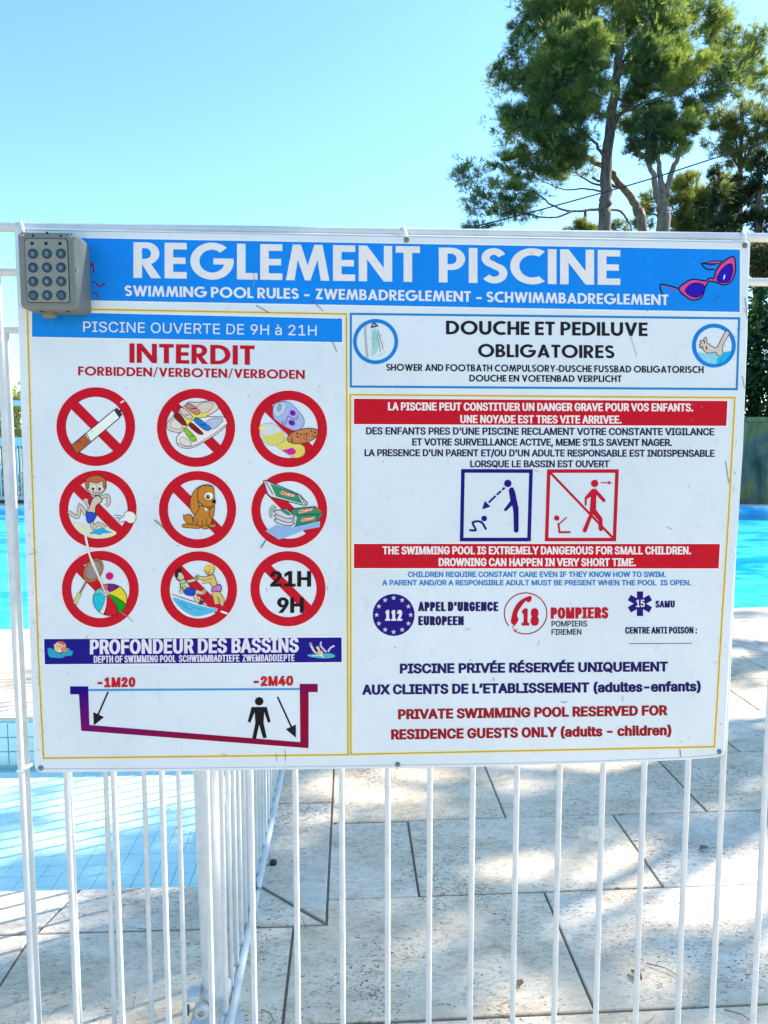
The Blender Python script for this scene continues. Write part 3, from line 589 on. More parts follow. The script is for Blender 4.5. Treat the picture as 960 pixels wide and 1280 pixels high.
# grotesque lettering: outlines given as advance + contours, 509 units to the capital height
GLYPHS = {}
for _row in """' 206 70,509 78,318 128,318 136,509
( 273 92,156 99,106 111,55 128,4 150,-46 177,-96 236,-96 188,16 167,83 155,145 151,207 152,241 161,313 179,390 204,466 236,539 177,539 160,510 145,477 119,403 101,324 94,283 90,244 89,207
) 273 37,-96 97,-96 123,-47 144,3 161,53 174,104 182,156 184,207 183,244 173,323 154,403 142,441 113,510 97,539 37,539 69,466 94,390 112,313 121,241 121,177 113,116 97,52 72,-18
, 188 68,71 38,-119 84,-119 137,71
- 453 114,244 114,188 337,188 337,244
. 188 51,29 55,18 73,1 83,-3 107,-3 118,1 128,9 135,18 140,29 140,53 135,64 128,73 118,81 95,87 83,85 73,81 55,64 51,53
/ 249 71,-76 235,533 178,533 14,-76
0 453 57,155 69,113 85,77 105,48 130,24 158,7 191,-3 227,-7 263,-3 295,7 323,24 348,48 368,77 384,113 396,155 403,202 405,254 403,306 396,353 384,395 368,431 348,461 323,484 295,502 262,512 227,516 191,512 159,502 130,484 106,461 85,431 69,395 57,353 50,306 48,254 50,202|123,144 115,176 109,254 115,332 123,365 134,393 147,416 163,435 182,449 203,457 227,460 250,457 271,449 290,435 306,416 320,393 330,365 338,332 344,254 338,176 330,144 320,116 306,92 290,74 271,60 250,52 227,50 203,52 182,60 163,74 147,92 134,116
1 453 198,509 86,427 86,358 209,448 212,448 212,55 76,55 76,0 391,0 391,55 276,55 276,509
2 453 64,47 64,0 389,0 389,57 153,57 153,60 317,235 351,280 363,299 377,336 381,372 379,398 372,423 361,445 346,465 328,482 306,497 281,507 254,513 225,516 196,513 168,507 143,496 121,482 102,464 86,442 75,418 68,391 66,362 127,362 128,381 132,398 148,427 159,438 172,447 188,454 224,460 258,455 287,441 308,419 315,405 319,389 319,356 311,327 294,298 234,229
3 453 108,22 133,10 159,1 188,-5 218,-7 251,-5 281,2 309,12 333,27 354,45 370,66 383,90 390,116 393,145 391,173 383,198 371,222 354,244 333,262 308,276 279,286 247,290 221,289 372,461 372,509 70,509 70,452 288,452 288,448 157,299 157,248 201,248 229,246 254,241 275,234 292,223 306,211 316,196 328,163 328,125 323,108 315,93 304,80 291,69 258,55 239,51 200,51 165,59 150,66 126,87 118,100 112,115 109,132 44,132 48,104 57,79 70,57 88,38
4 453 40,158 40,105 282,105 282,0 343,0 343,105 413,105 413,163 343,163 343,318 282,318 282,163 109,163 109,166 311,509 247,509
5 453 122,130 60,130 63,105 71,82 83,60 99,41 118,25 140,11 165,1 192,-5 221,-7 253,-4 282,3 309,15 332,32 352,52 369,76 381,102 388,132 391,163 390,187 386,210 370,251 345,285 330,299 313,311 294,321 274,328 229,334 194,330 148,311 134,301 151,452 366,452 366,509 96,509 67,253 128,246 139,255 167,268 201,276 218,277 238,275 257,270 275,262 290,251 303,237 314,221 321,203 326,183 328,162 322,122 314,104 304,89 291,75 276,64 259,56 241,51 204,51 188,54 173,60 148,78 138,89 130,102 125,115
6 453 84,74 100,51 119,31 142,15 168,3 196,-4 226,-7 257,-4 284,3 310,14 333,30 352,50 368,73 379,98 387,127 389,157 387,187 380,215 370,240 355,262 337,280 316,295 291,305 265,312 235,314 208,311 184,302 175,296 322,509 252,509 112,302 93,268 80,239 65,187 64,162 66,130 73,101|138,102 131,119 126,138 126,179 138,214 148,229 174,252 207,264 245,264 263,259 279,251 293,241 314,213 322,196 326,178 326,137 322,119 314,101 293,73 279,63 263,55 245,50 226,48 207,50 190,55 174,63 160,73 148,86
7 453 323,448 97,0 165,0 391,449 391,509 62,509 62,452 323,452
8 453 74,62 91,42 111,25 136,11 163,1 193,-5 226,-7 259,-5 289,1 317,11 341,25 362,42 378,62 391,84 398,109 401,135 395,176 387,195 365,228 351,241 335,252 319,260 300,265 300,267 323,276 343,289 359,308 372,330 379,354 382,380 379,405 373,429 361,450 346,469 328,485 306,498 282,508 255,514 226,516 197,514 170,508 146,498 124,485 106,469 90,450 79,429 73,405 70,380 73,354 80,330 93,308 109,289 129,276 153,267 153,265 134,260 117,252 101,241 87,228 65,195 53,156 52,135 54,109 62,84|129,91 121,106 117,121 115,139 117,157 122,173 130,189 140,202 169,223 187,230 206,234 247,234 265,230 283,223 312,202 322,189 330,173 335,157 337,139 335,121 331,106 323,91 313,79 285,60 248,50 205,50 185,54 167,60 139,79|134,359 134,392 138,407 153,432 164,442 192,455 208,459 244,459 275,449 288,442 299,432 308,420 314,407 318,392 318,359 314,344 307,330 298,318 287,308 260,294 226,290 193,294 178,300 165,308 154,318 145,330 138,344
9 453 83,269 98,247 116,229 137,214 161,203 188,197 232,195 257,202 277,213 130,0 200,0 340,207 359,240 373,270 382,296 387,322 389,347 387,378 380,408 368,434 352,458 333,478 310,494 285,506 256,513 226,516 196,513 168,506 143,494 120,479 101,459 85,436 73,411 66,382 64,352 66,321 72,294|138,295 131,313 127,331 125,352 131,390 138,407 148,423 174,446 190,454 207,459 245,459 263,454 279,446 293,435 305,422 322,390 326,371 326,330 322,312 305,280 293,267 279,257 263,249 226,243 207,245 174,257 148,280
: 188 51,29 55,18 73,1 83,-3 107,-3 118,1 128,9 135,18 140,29 140,53 135,64 128,73 118,81 95,87 83,85 73,81 55,64 51,53|51,304 55,294 63,284 83,272 107,272 128,284 140,304 140,328 128,349 118,356 95,362 83,360 73,356 63,349 55,339 51,328
A 480 16,0 85,0 135,142 344,142 395,0 463,0 276,509 201,509|239,456 287,302 324,199 155,199
B 456 125,57 125,231 248,231 289,225 306,218 320,209 333,197 350,169 354,153 355,137 353,115 344,96 330,80 309,67 281,60 245,57|60,509 60,0 247,0 284,2 317,8 344,18 368,31 386,48 400,67 410,88 416,111 418,136 416,161 411,184 402,203 391,220 378,234 347,254 331,260 315,262 315,267 343,278 368,295 387,320 397,353 398,374 396,398 390,421 381,442 367,461 350,477 329,491 304,501 274,507 241,509|125,452 240,452 270,449 294,442 313,429 326,412 333,393 336,372 335,355 323,326 314,314 302,304 273,290 238,285 125,285
C 510 70,115 92,79 119,49 150,25 186,7 225,-3 267,-7 293,-6 317,-2 363,13 383,24 420,53 435,71 459,112 467,135 473,160 408,160 404,144 389,114 369,90 344,72 315,60 284,54 267,53 237,56 210,63 184,76 161,94 141,117 125,145 113,177 106,213 103,254 106,295 113,332 125,364 141,391 161,414 184,432 209,445 237,453 267,456 300,453 330,444 357,428 380,407 389,395 404,365 408,348 473,348 459,397 435,438 419,456 383,485 362,496 317,511 267,516 225,512 186,501 150,484 119,459 92,429 70,393 53,352 44,305 40,254 44,203 53,157
D 502 60,509 60,0 219,0 268,3 312,14 351,31 384,54 411,83 433,119 449,159 458,205 462,255 458,306 449,351 433,391 412,426 385,455 353,478 315,495 273,505 225,509|288,68 254,60 215,57 125,57 125,452 221,452 258,449 291,441 320,428 344,410 364,388 379,361 390,329 397,294 399,255 397,216 390,181 379,149 363,122 343,99 318,81
E 419 125,57 125,229 355,229 355,286 125,286 125,452 372,452 372,509 60,509 60,0 375,0 375,57
F 410 60,0 125,0 125,221 346,221 346,278 125,278 125,452 369,452 369,509 60,509
G 520 91,79 118,49 149,25 185,7 225,-3 269,-7 308,-4 344,5 377,19 406,38 431,62 451,91 466,124 475,160 478,200 478,256 283,256 283,199 415,199 413,173 407,147 396,123 382,102 365,85 345,71 322,61 296,55 269,53 238,56 210,63 184,76 161,95 141,117 125,145 113,177 106,213 103,254 106,295 113,332 125,364 141,392 160,414 183,432 209,445 236,453 265,456 300,453 330,443 344,436 368,417 387,393 402,365 408,349 474,349 468,373 460,395 436,436 421,453 384,483 340,504 291,514 265,516 223,512 184,501 149,484 117,459 91,429 69,393 53,352 43,305 40,254 43,203 53,157 69,116
H 517 60,0 125,0 125,232 392,232 392,0 457,0 457,509 392,509 392,289 125,289 125,509 60,509
I 300 118,57 31,57 31,0 269,0 269,57 183,57 183,452 269,452 269,509 31,509 31,452 118,452
J 396 33,173 33,145 38,100 52,63 75,33 106,11 143,-2 185,-7 227,-2 263,11 294,33 318,63 332,100 336,145 336,509 272,509 272,145 269,117 261,93 248,74 230,61 209,53 185,50 160,53 139,61 122,74 108,93 100,117 98,173
K 467 60,509 60,0 125,0 125,167 198,245 372,0 449,0 243,289 448,509 364,509 162,289 124,241 125,509
L 393 60,509 60,0 361,0 361,57 125,57 125,509
M 628 120,437 170,291 286,0 342,0 507,436 504,291 504,0 568,0 568,509 476,509 315,73 277,187 152,509 60,509 60,0 122,0 122,328
N 523 120,431 202,290 387,0 463,0 463,509 399,509 403,77 343,183 136,509 60,509 60,0 125,0 122,384
O 533 53,157 70,115 92,79 119,49 150,25 186,7 225,-3 267,-7 309,-3 348,7 384,25 415,49 442,79 464,115 480,157 490,203 493,254 490,305 480,352 464,393 442,429 415,459 384,484 348,501 309,512 267,516 225,512 186,501 150,484 119,459 92,429 70,393 53,352 44,305 40,254 44,203|125,144 113,176 106,213 103,254 106,295 113,332 125,364 142,392 161,415 184,433 210,445 237,453 267,456 296,453 324,446 349,433 372,415 392,392 408,365 420,332 428,295 430,254 428,213 420,176 408,144 392,116 372,94 349,76 324,63 296,55 267,53 237,55 210,63 184,76 161,94 142,117
P 445 60,0 125,0 125,186 235,186 272,188 305,195 332,207 356,223 375,243 390,265 400,291 407,318 409,348 407,377 400,404 390,430 375,452 356,471 332,487 305,499 272,506 235,509 60,509|233,242 125,242 125,452 257,451 279,446 297,439 312,428 324,416 333,402 343,367 343,328 339,310 333,294 324,279 312,266 297,256 279,248
Q 533 70,115 92,79 119,49 150,25 186,7 225,-3 267,-7 309,-3 348,7 357,12 401,-48 468,-48 403,40 415,49 442,79 464,115 480,157 490,203 493,254 490,305 480,352 464,393 442,429 415,459 384,484 348,501 309,512 267,516 225,512 186,501 150,484 119,459 92,429 70,393 53,352 44,305 40,254 44,203 53,157|142,117 125,144 113,176 106,213 103,254 106,295 113,332 125,364 142,392 161,415 184,433 210,445 237,453 267,456 296,453 324,446 349,433 372,415 392,392 408,365 420,332 428,295 430,254 428,213 420,176 408,144 392,116 366,89 313,159 245,159 319,62 296,55 267,53 237,55 210,63 184,76 161,94
R 449 60,0 125,0 125,198 246,199 353,0 428,0 314,209 333,217 356,232 376,250 390,271 401,296 407,323 409,352 407,381 401,408 390,433 376,455 356,473 333,489 305,500 273,506 236,509 60,509|258,256 125,255 125,452 258,451 298,440 313,430 325,419 334,405 340,389 344,371 344,333 334,300 325,287 313,276 298,267 280,260
S 447 64,60 81,40 102,23 128,9 156,-1 188,-7 224,-9 261,-7 294,0 323,11 349,25 370,43 386,64 399,87 406,112 408,139 407,161 395,198 372,226 359,238 312,264 184,302 155,315 131,334 122,345 117,359 115,376 121,405 139,430 152,440 167,448 185,454 225,459 254,456 280,449 302,437 320,421 332,402 337,378 401,378 398,403 390,427 377,449 360,468 340,484 316,498 289,508 259,514 227,516 195,514 165,508 138,498 113,484 92,468 75,448 62,425 54,400 52,372 56,341 67,313 86,289 112,269 145,253 184,239 296,205 322,189 340,168 346,139 344,122 338,106 329,92 317,79 303,69 286,60 267,54 246,50 204,50 185,53 150,66 123,88 114,102 108,118 104,137 38,137 42,109 51,83
T 449 32,509 32,452 193,452 193,0 257,0 257,452 417,452 417,509
U 517 60,173 63,140 71,108 85,80 103,55 126,33 154,15 186,2 220,-6 259,-8 297,-6 332,2 363,15 391,33 414,55 433,80 446,108 454,140 457,173 457,509 393,509 393,178 391,155 385,133 377,113 364,95 349,80 331,68 309,59 285,53 232,53 208,59 187,68 169,80 153,95 141,113 132,133 126,155 124,178 124,509 60,509
V 480 84,509 16,509 204,0 278,0 463,509 395,509 257,107 242,53 207,164
W 686 16,509 155,0 230,0 330,371 343,435 368,323 455,0 530,0 670,509 603,509 506,128 493,63 462,196 380,509 306,509 203,111 193,61 172,162 82,509
X 474 18,0 91,0 237,218 292,129 382,0 456,0 276,263 446,509 374,509 252,329 238,302 188,386 104,509 29,509 200,260
Y 472 16,509 203,208 203,0 268,0 268,208 455,509 381,509 251,293 236,262 203,327 91,509
Z 438 42,46 42,0 399,0 399,57 115,55 169,129 397,462 397,509 40,509 40,452 323,453 273,385
a 389 60,29 76,15 94,5 115,-3 160,-9 199,-4 215,1 242,16 267,43 272,52 277,52 277,0 337,0 337,251 335,278 330,301 322,320 312,336 300,350 271,369 239,379 208,384 173,383 133,375 114,368 95,358 79,346 64,331 51,313 41,291 100,274 110,292 127,309 149,322 178,330 212,330 227,327 240,322 260,307 267,297 275,272 276,255 271,240 257,231 125,211 92,200 64,184 53,174 43,161 36,146 30,108 32,84 38,63 48,45|109,64 96,82 92,105 93,118 97,130 103,139 122,153 147,163 267,184 276,190 276,138 270,108 263,93 254,80 242,68 211,51 192,47 170,45 142,48 119,57
c 396 56,85 72,58 93,35 117,16 144,3 174,-5 207,-8 244,-5 277,5 306,21 331,43 350,70 363,102 304,117 292,89 271,66 253,55 220,47 207,46 184,49 163,55 145,66 130,80 118,97 108,117 98,163 96,187 102,236 108,258 118,278 130,296 145,310 163,321 184,328 207,330 231,328 252,321 270,311 290,289 300,272 303,262 362,277 349,308 330,335 305,356 276,371 243,381 226,384 174,382 144,374 117,360 93,341 72,318 56,291 44,260 37,225 34,187 37,150 44,116
d 424 43,116 55,84 70,57 89,34 111,16 137,3 165,-6 195,-8 217,-7 236,-3 266,12 287,31 307,59 313,59 313,0 372,0 372,509 311,509 311,319 306,319 287,346 267,364 253,373 237,379 218,383 196,384 165,382 137,374 112,361 89,342 70,320 55,293 43,261 36,227 34,189 36,151|109,117 102,139 96,189 102,239 108,261 118,281 130,298 145,311 162,322 182,328 205,330 227,328 246,322 263,312 278,299 290,282 300,263 306,241 312,189 306,138 299,115 290,95 278,78 263,65 246,55 226,49 205,47 182,49 162,55 145,66 130,80 118,97
e 404 37,150 44,116 56,85 72,58 92,35 117,16 145,3 177,-5 212,-8 237,-7 261,-3 283,4 320,26 335,39 348,55 358,72 365,91 306,105 294,82 276,65 254,53 227,47 212,46 190,48 169,53 151,61 135,73 121,88 110,106 102,127 97,169 371,169 370,227 365,256 357,282 347,305 334,324 319,341 303,355 285,366 246,380 205,384 172,382 142,373 115,359 91,340 71,317 55,290 44,258 36,224 34,187|102,251 109,270 131,301 146,313 164,323 183,328 205,330 227,328 246,323 263,314 277,301 298,269 308,221 96,221
f 254 154,460 164,468 178,472 202,474 224,470 227,468 243,521 212,529 169,529 135,519 120,510 107,499 96,486 87,470 82,452 81,379 6,379 6,327 81,327 81,0 142,0 142,327 228,327 228,379 142,379 143,435 147,449
h 410 53,509 53,0 114,0 115,248 119,266 126,283 136,297 147,308 176,324 192,328 210,329 235,326 256,318 273,304 286,286 293,263 296,235 296,0 357,0 357,240 355,271 350,298 341,321 328,340 313,356 295,369 275,377 252,383 227,384 200,382 175,374 152,362 132,344 114,314 114,509
i 167 41,483 43,472 47,463 63,448 73,444 95,444 105,448 121,463 125,472 125,494 121,504 114,512 95,522 84,524 63,518 54,512 47,504|53,379 53,0 114,0 114,379
l 189 135,53 126,57 120,62 114,83 114,509 53,509 53,84 55,59 62,37 74,20 91,8 112,0 175,1 181,3 170,54 146,52
n 410 53,0 114,0 115,248 119,266 126,283 136,297 147,308 176,324 192,328 210,329 235,326 256,318 273,304 286,286 293,263 296,235 296,0 357,0 357,240 355,271 350,298 341,321 328,340 313,356 295,369 275,377 252,383 227,384 200,382 175,374 152,362 132,344 112,310 112,379 53,379
r 259 112,321 112,379 53,379 53,0 114,0 115,254 119,269 126,284 135,296 159,315 174,321 215,326 243,322 243,384 213,385 191,383 171,377 152,367 137,354 124,339 115,321
s 365 62,38 76,24 93,12 112,3 133,-3 157,-7 210,-7 236,-2 260,6 281,18 298,31 312,47 323,65 329,85 331,107 328,131 320,153 306,171 287,187 261,200 152,229 136,235 124,243 115,253 110,264 109,277 111,292 119,305 131,317 147,326 166,331 187,333 210,331 228,325 243,316 254,304 268,277 324,290 318,308 299,339 286,352 271,363 254,372 234,379 212,383 161,383 137,378 115,370 95,360 79,347 65,332 55,314 49,295 47,274 50,249 58,227 72,208 92,192 118,180 149,170 229,150 243,144 254,136 262,126 268,103 265,88 258,74 244,62 227,53 206,47 181,45 160,47 141,52 124,60 111,72 101,87 94,107 36,94 41,73 50,54
t 227 156,51 144,55 136,61 130,70 126,98 126,327 204,327 204,379 126,379 126,471 65,471 65,379 6,379 6,327 65,327 65,93 68,64 77,41 92,21 113,7 138,-1 176,-4 213,2 202,54 170,50
u 410 53,379 54,109 60,82 69,59 82,39 97,23 115,11 135,2 158,-3 182,-5 209,-3 234,5 257,17 277,35 294,60 298,70 298,0 357,0 357,379 296,379 295,132 290,113 283,97 274,83 263,71 234,55 218,51 200,50 175,53 154,61 137,75 124,94 116,117 114,144 114,379
w 567 87,379 23,379 138,0 199,0 283,309 319,172 368,0 429,0 545,379 480,379 406,106 397,66 362,214 316,379 252,379 192,163 170,65 140,190
É 419 125,57 125,229 355,229 355,286 125,286 125,452 372,452 372,509 60,509 60,0 375,0 375,57|239,659 191,558 241,558 307,659
à 389 60,29 76,15 94,5 115,-3 160,-9 199,-4 215,1 242,16 267,43 272,52 277,52 277,0 337,0 337,251 335,278 330,301 322,320 312,336 300,350 271,369 239,379 208,384 173,383 133,375 114,368 95,358 79,346 64,331 51,313 41,291 100,274 110,292 127,309 149,322 178,330 212,330 227,327 240,322 260,307 267,297 275,272 276,255 271,240 257,231 125,211 92,200 64,184 53,174 43,161 36,146 30,108 32,84 38,63 48,45|109,64 96,82 92,105 93,118 97,130 103,139 122,153 147,163 267,184 276,190 276,138 270,108 263,93 254,80 242,68 211,51 192,47 170,45 142,48 119,57|99,529 165,429 215,429 168,529
’ 177 82,509 52,318 98,318 151,509""".split('\n'):
    _adv, _cs = _row[2:].split(' ', 1)
    GLYPHS[_row[0]] = (int(_adv), [[tuple(map(int, p.split(','))) for p in c.split(' ')] for c in _cs.split('|')])
def fatten(loop, ox, oy, sign_):                # loop in pixels (y up); moves every corner outward
    n = len(loop); out = []
    for i in range(n):
        a_, b_, c_ = loop[i-1], loop[i], loop[(i+1) % n]
        e1 = (b_[0]-a_[0], b_[1]-a_[1]); e2 = (c_[0]-b_[0], c_[1]-b_[1]); l1 = math.hypot(*e1) or 1; l2 = math.hypot(*e2) or 1
        n1 = (e1[1]/l1, -e1[0]/l1); n2 = (e2[1]/l2, -e2[0]/l2); k = max(.45, 1+n1[0]*n2[0]+n1[1]*n2[1])
        out.append((b_[0]+sign_*ox*(n1[0]+n2[0])/k, b_[1]+sign_*oy*(n1[1]+n2[1])/k))
    return out
def solid_tris(loops):                        # union of offset contours by winding number
    V = []; Eg = []
    for l in loops:
        k = len(V); V += [Vector(p) for p in l]; Eg += [(k+i, k+(i+1) % len(l)) for i in range(len(l))]
    r = delaunay_2d_cdt(V, Eg, [], 0, 1e-5); vs, fs = r[0], r[2]
    seg = [(l[i-1][0], l[i-1][1], l[i][0], l[i][1]) for l in loops for i in range(len(l))]; out = []
    for f in fs:
        cx = sum(vs[i].x for i in f)/3; cy = sum(vs[i].y for i in f)/3; w_ = 0
        for x0, y0, x1, y1 in seg:
            if (y0 <= cy) != (y1 <= cy) and x0+(cy-y0)/(y1-y0)*(x1-x0) > cx: w_ += 1 if y1 > y0 else -1
        if w_ > 0: out.append(f)
    return vs, out
def add_font(a, txt, L, Rt, cap, col, layer=3, v=.17, h=.14, slant=0.):
    """stems v*cap wide, bars h*cap high, fitted from L to Rt on the baseline"""
    W_ = math.dist(L, Rt); oy = max(0, (h*cap-57*cap/509)/2); sy = (cap-2*oy)/509; track = 0.; ox = 0.
    vis = [c for c in txt]
    for _ in range(8):
        adv = sum(190 if c == ' ' else GLYPHS[c][0]+track for c in vis)-60-track
        first = min(x for l in GLYPHS[vis[0]][1] for x, y in l); sx = (W_-2*ox)/(adv-first)
        ox = (v*cap-65*sx)/2; track = max(0, (.075*cap+2*ox)/sx-115)
    x = -first*sx+ox; m = ink(*col) if isinstance(col, tuple) else col
    ex = ((Rt[0]-L[0])/W_, (Rt[1]-L[1])/W_)
    for c in vis:
        if c == ' ': x += 190*sx; continue
        loops = [[(px*sx+x, py*sy+oy) for px, py in l] for l in GLYPHS[c][1]]
        vs_, fs_ = solid_tris([fatten(l, ox, oy, 1) for l in loops])
        q = [(L[0]+ex[0]*p.x+slant*p.y, L[1]+ex[1]*p.x-p.y) for p in vs_]; F = []
        for f in fs_:
            A_, B_, C_ = [q[i] for i in f]; F.append(tuple(f) if (B_[0]-A_[0])*(C_[1]-A_[1])-(B_[1]-A_[1])*(C_[0]-A_[0]) < 0 else tuple(reversed(f)))
        a.mb.add([on_fence(p[0], p[1], FRONT+layer*LAY) for p in q], F, a.mi(m))
        x += (GLYPHS[c][0]+track)*sx
def font_text(txt, *k, label=None, **kw):
    a = Art(); add_font(a, txt, *k, **kw); return a.build('lettering', label=label or 'reads '+txt)

def bl(x, x0=155.7, y0=370.0, x1=835.5, y1=381.4): return (x, y0+(x-x0)/(x1-x0)*(y1-y0))
def tb(x): return (x, 347.3+(x-166.5)/(775-166.5)*(356.3-347.3))
geo_text('REGLEMENT', tb(166.8), tb(525), 44.6, (202, 224, 246)); geo_text('PISCINE', tb(548.5), tb(775.3), 43.6, (202, 224, 246))
geo_text('SWIMMING POOL RULES', bl(155.7), bl(373.2), 13.2, WHT); geo_text('-', bl(380.2), bl(387), 13, WHT); geo_text('ZWEMBADREGLEMENT', bl(394.3), bl(588.6), 13.2, WHT)
geo_text('-', bl(595.4), bl(602.2), 13, WHT); geo_text('SCHWIMMBADREGLEMENT', bl(608), bl(835.4), 13.2, WHT)
font_text('PISCINE OUVERTE DE 9H à 21H', (104, 414.6), (395.8, 419.6), 12.8, WHT, v=0.14, h=0.125)
geo_text('INTERDIT', (161.7, 453.4), (318.3, 456.2), 24.2, (170, 14, 44)); geo_text('FORBIDDEN/VERBOTEN/VERBODEN', (97.6, 469.2), (381, 473.8), 11.2, (164, 12, 42))
geo_text('DOUCHE ET PEDILUVE', (557.5, 417.9), (809.5, 420.2), 17, BLK); geo_text('OBLIGATOIRES', (597.6, 446.2), (767.8, 447.9), 16.2, BLK)
geo_text('SHOWER AND FOOTBATH COMPULSORY-DUSCHE FUSSBAD OBLIGATORISCH', (482.6, 463.4), (879.6, 466.3), 8.6, BLK); geo_text('DOUCHE EN VOETENBAD VERPLICHT', (586.6, 476.9), (777, 477.6), 8.3, BLK)
CW = (214, 228, 246)
font_text('LA PISCINE PEUT CONSTITUER UN DANGER GRAVE POUR VOS ENFANTS.', (485, 512.9), (866.4, 514.3), 10, CW, v=0.225, h=0.18)
font_text('UNE NOYADE EST TRES VITE ARRIVEE.', (575.3, 528.8), (776.8, 529.5), 10, CW, v=0.225, h=0.18)
font_text("DES ENFANTS PRES D'UNE PISCINE RECLAMENT VOTRE CONSTANTE VIGILANCE", (457.5, 543.1), (892.7, 544.3), 9, INKN, v=0.225, h=0.18)
font_text("ET VOTRE SURVEILLANCE ACTIVE, MEME S'ILS SAVENT NAGER.", (515.2, 556.9), (839.9, 557.6), 9, INKN, v=0.225, h=0.18)
font_text("LA PRESENCE D'UN PARENT ET/OU D'UN ADULTE RESPONSABLE EST INDISPENSABLE", (455.6, 570.3), (893, 571.1), 8.8, INKN, v=0.225, h=0.18)
font_text('LORSQUE LE BASSIN EST OUVERT', (587.8, 584.2), (761.4, 584.2), 8.7, INKN, v=0.225, h=0.18)
font_text('THE SWIMMING POOL IS EXTREMELY DANGEROUS FOR SMALL CHILDREN.', (478.1, 692.9), (863.7, 693), 10, CW, v=0.225, h=0.18)
font_text('DROWNING CAN HAPPEN IN VERY SHORT TIME.', (548.3, 707.6), (794.7, 707.8), 10, CW, v=0.225, h=0.18)
font_text('CHILDREN REQUIRE CONSTANT CARE EVEN IF THEY KNOW HOW TO SWIM.', (509.8, 721.4), (832.3, 721.4), 6.8, (24, 120, 206), v=0.225, h=0.18)
font_text('A PARENT AND/OR A RESPONSIBLE ADULT MUST BE PRESENT WHEN THE POOL  IS OPEN.', (478, 731.8), (863.5, 731.8), 6.8, (24, 120, 206), v=0.225, h=0.18)
font_text("APPEL D'URGENCE", (522.8, 764), (622.4, 764), 11.6, (24, 18, 96), v=0.28, h=0.19); font_text('EUROPEEN', (522.8, 781.6), (579.6, 781.6), 11.4, (24, 18, 96), v=0.28, h=0.19)
font_text('POMPIERS', (688.4, 773.4), (760, 773), 14, (168, 12, 40), v=0.28, h=0.19, label='reads POMPIERS in large red capitals')
font_text('POMPIERS', (689.4, 783.4), (733.7, 783.2), 7.2, BLK, v=0.18, h=0.15, label='reads POMPIERS in small black capitals'); font_text('FIREMEN', (689.4, 793.6), (726.8, 793.4), 7.2, BLK, v=0.18, h=0.15)
font_text('SAMU', (819.2, 759.5), (843.5, 759.3), 8.6, (24, 18, 110), v=0.27, h=0.19); font_text('CENTRE ANTI POISON :', (781.4, 792.2), (871.2, 791.9), 8.4, (24, 18, 96), v=0.225, h=0.18)
a = Art(); stroke(a, [(786.3, 804.6), (864.4, 804.2)], .9, (70, 80, 120), 2); a.build('writing_line')
DN = (24, 18, 104)
font_text('PISCINE PRIVÉE RÉSERVÉE UNIQUEMENT', (499.8, 842), (834.5, 839.4), 12.4, DN, v=0.28, h=0.215)
font_text('AUX CLIENTS DE L’ETABLISSEMENT (adultes-enfants)', (452.9, 868.5), (876.6, 864.2), 12.6, DN, v=0.28, h=0.215)
font_text('PRIVATE SWIMMING POOL RESERVED FOR', (497.6, 899.3), (833.2, 894.2), 12.6, DRED, v=0.28, h=0.215)
font_text('RESIDENCE GUESTS ONLY (adults - children)', (488.9, 924.6), (839.9, 919.2), 12.8, DRED, v=0.28, h=0.215)
font_text('PROFONDEUR DES BASSINS', (112.4, 817.9), (372.8, 815.4), 18.4, (206, 222, 250), v=0.225, h=0.18)
font_text('DEPTH OF SWIMMING POOL  SCHWIMMBADTIEFE  ZWEMBADDIEPTE', (117.2, 828.4), (368, 826.4), 8.6, (200, 214, 246), v=.2, h=.16)
for txt, l, r_ in (('-1M20', (121.8, 859.4), (169, 858.8)), ('-2M40', (317, 858), (366.4, 857))):
    a = Art(); add_font(a, txt, l, r_, 12.4, (96, 10, 30), 2.5, .28, .26); add_font(a, txt, (l[0]+.5, l[1]-.4), (r_[0]-.5, r_[1]-.4), 11.6, (198, 20, 38), 3.2, .19, .17)
    a.build('lettering', label='reads '+txt)

# the nine prohibition roundels
def roundel(cx, cy, ro, ri, wd=12.6, lay=2, label=None):
    a = Art(); a.fill(ell(cx, cy, ro+1.5), (226, 222, 238), 1, [ell(cx, cy, ro-.5)])
    n = 64; O = ell(cx, cy, ro, n=n); I = ell(cx, cy, ri, n=n)
    a.fill(O, RED, lay, [I])
    h = wd/2; th = math.asin(h/ri); ang = R(45)
    A1 = [(cx+(ri+.15)*math.cos(t), cy+(ri+.15)*math.sin(t)) for t in np.linspace(ang-th, ang+th, 6)]
    A2 = [(cx+(ri+.15)*math.cos(t), cy+(ri+.15)*math.sin(t)) for t in np.linspace(ang+math.pi-th, ang+math.pi+th, 6)]
    a.fill(A1+A2, RED, lay+.15); return a.build('prohibition_roundel', label=label)
r1 = roundel(119.7, 533.3, 49.2, 37.3, label='no smoking roundel'); r2 = roundel(245.1, 534.8, 48.9, 37.2, label='no outdoor shoes roundel'); r3 = roundel(360.9, 536.2, 48, 36.2, label='no food or drink roundel')
r4 = roundel(122.3, 636.4, 48.5, 37, label='no running roundel'); r5 = roundel(246.9, 637.1, 48.3, 37, label='no dogs roundel'); r6 = roundel(361.6, 637.5, 47.4, 36, label='no chewing gum roundel')
r7 = roundel(125.4, 736.5, 48, 36.2, label='no ball games roundel'); r8 = roundel(248.4, 737, 47.9, 36.2, label='no pushing roundel'); r9 = roundel(360, 735.9, 47, 35.6, wd=11.5, label='closed hours roundel')
OUT = (46, 52, 60); SKIN = (186, 190, 186)
def shape(a, pts, col, lay, outline=OUT, wd=1., sm=True, closed=True):
    p = smooth(pts, 4, closed) if sm else pts
    if col: a.fill(p, col, lay)
    if outline: stroke(a, p, wd, outline, lay+.35, closed)
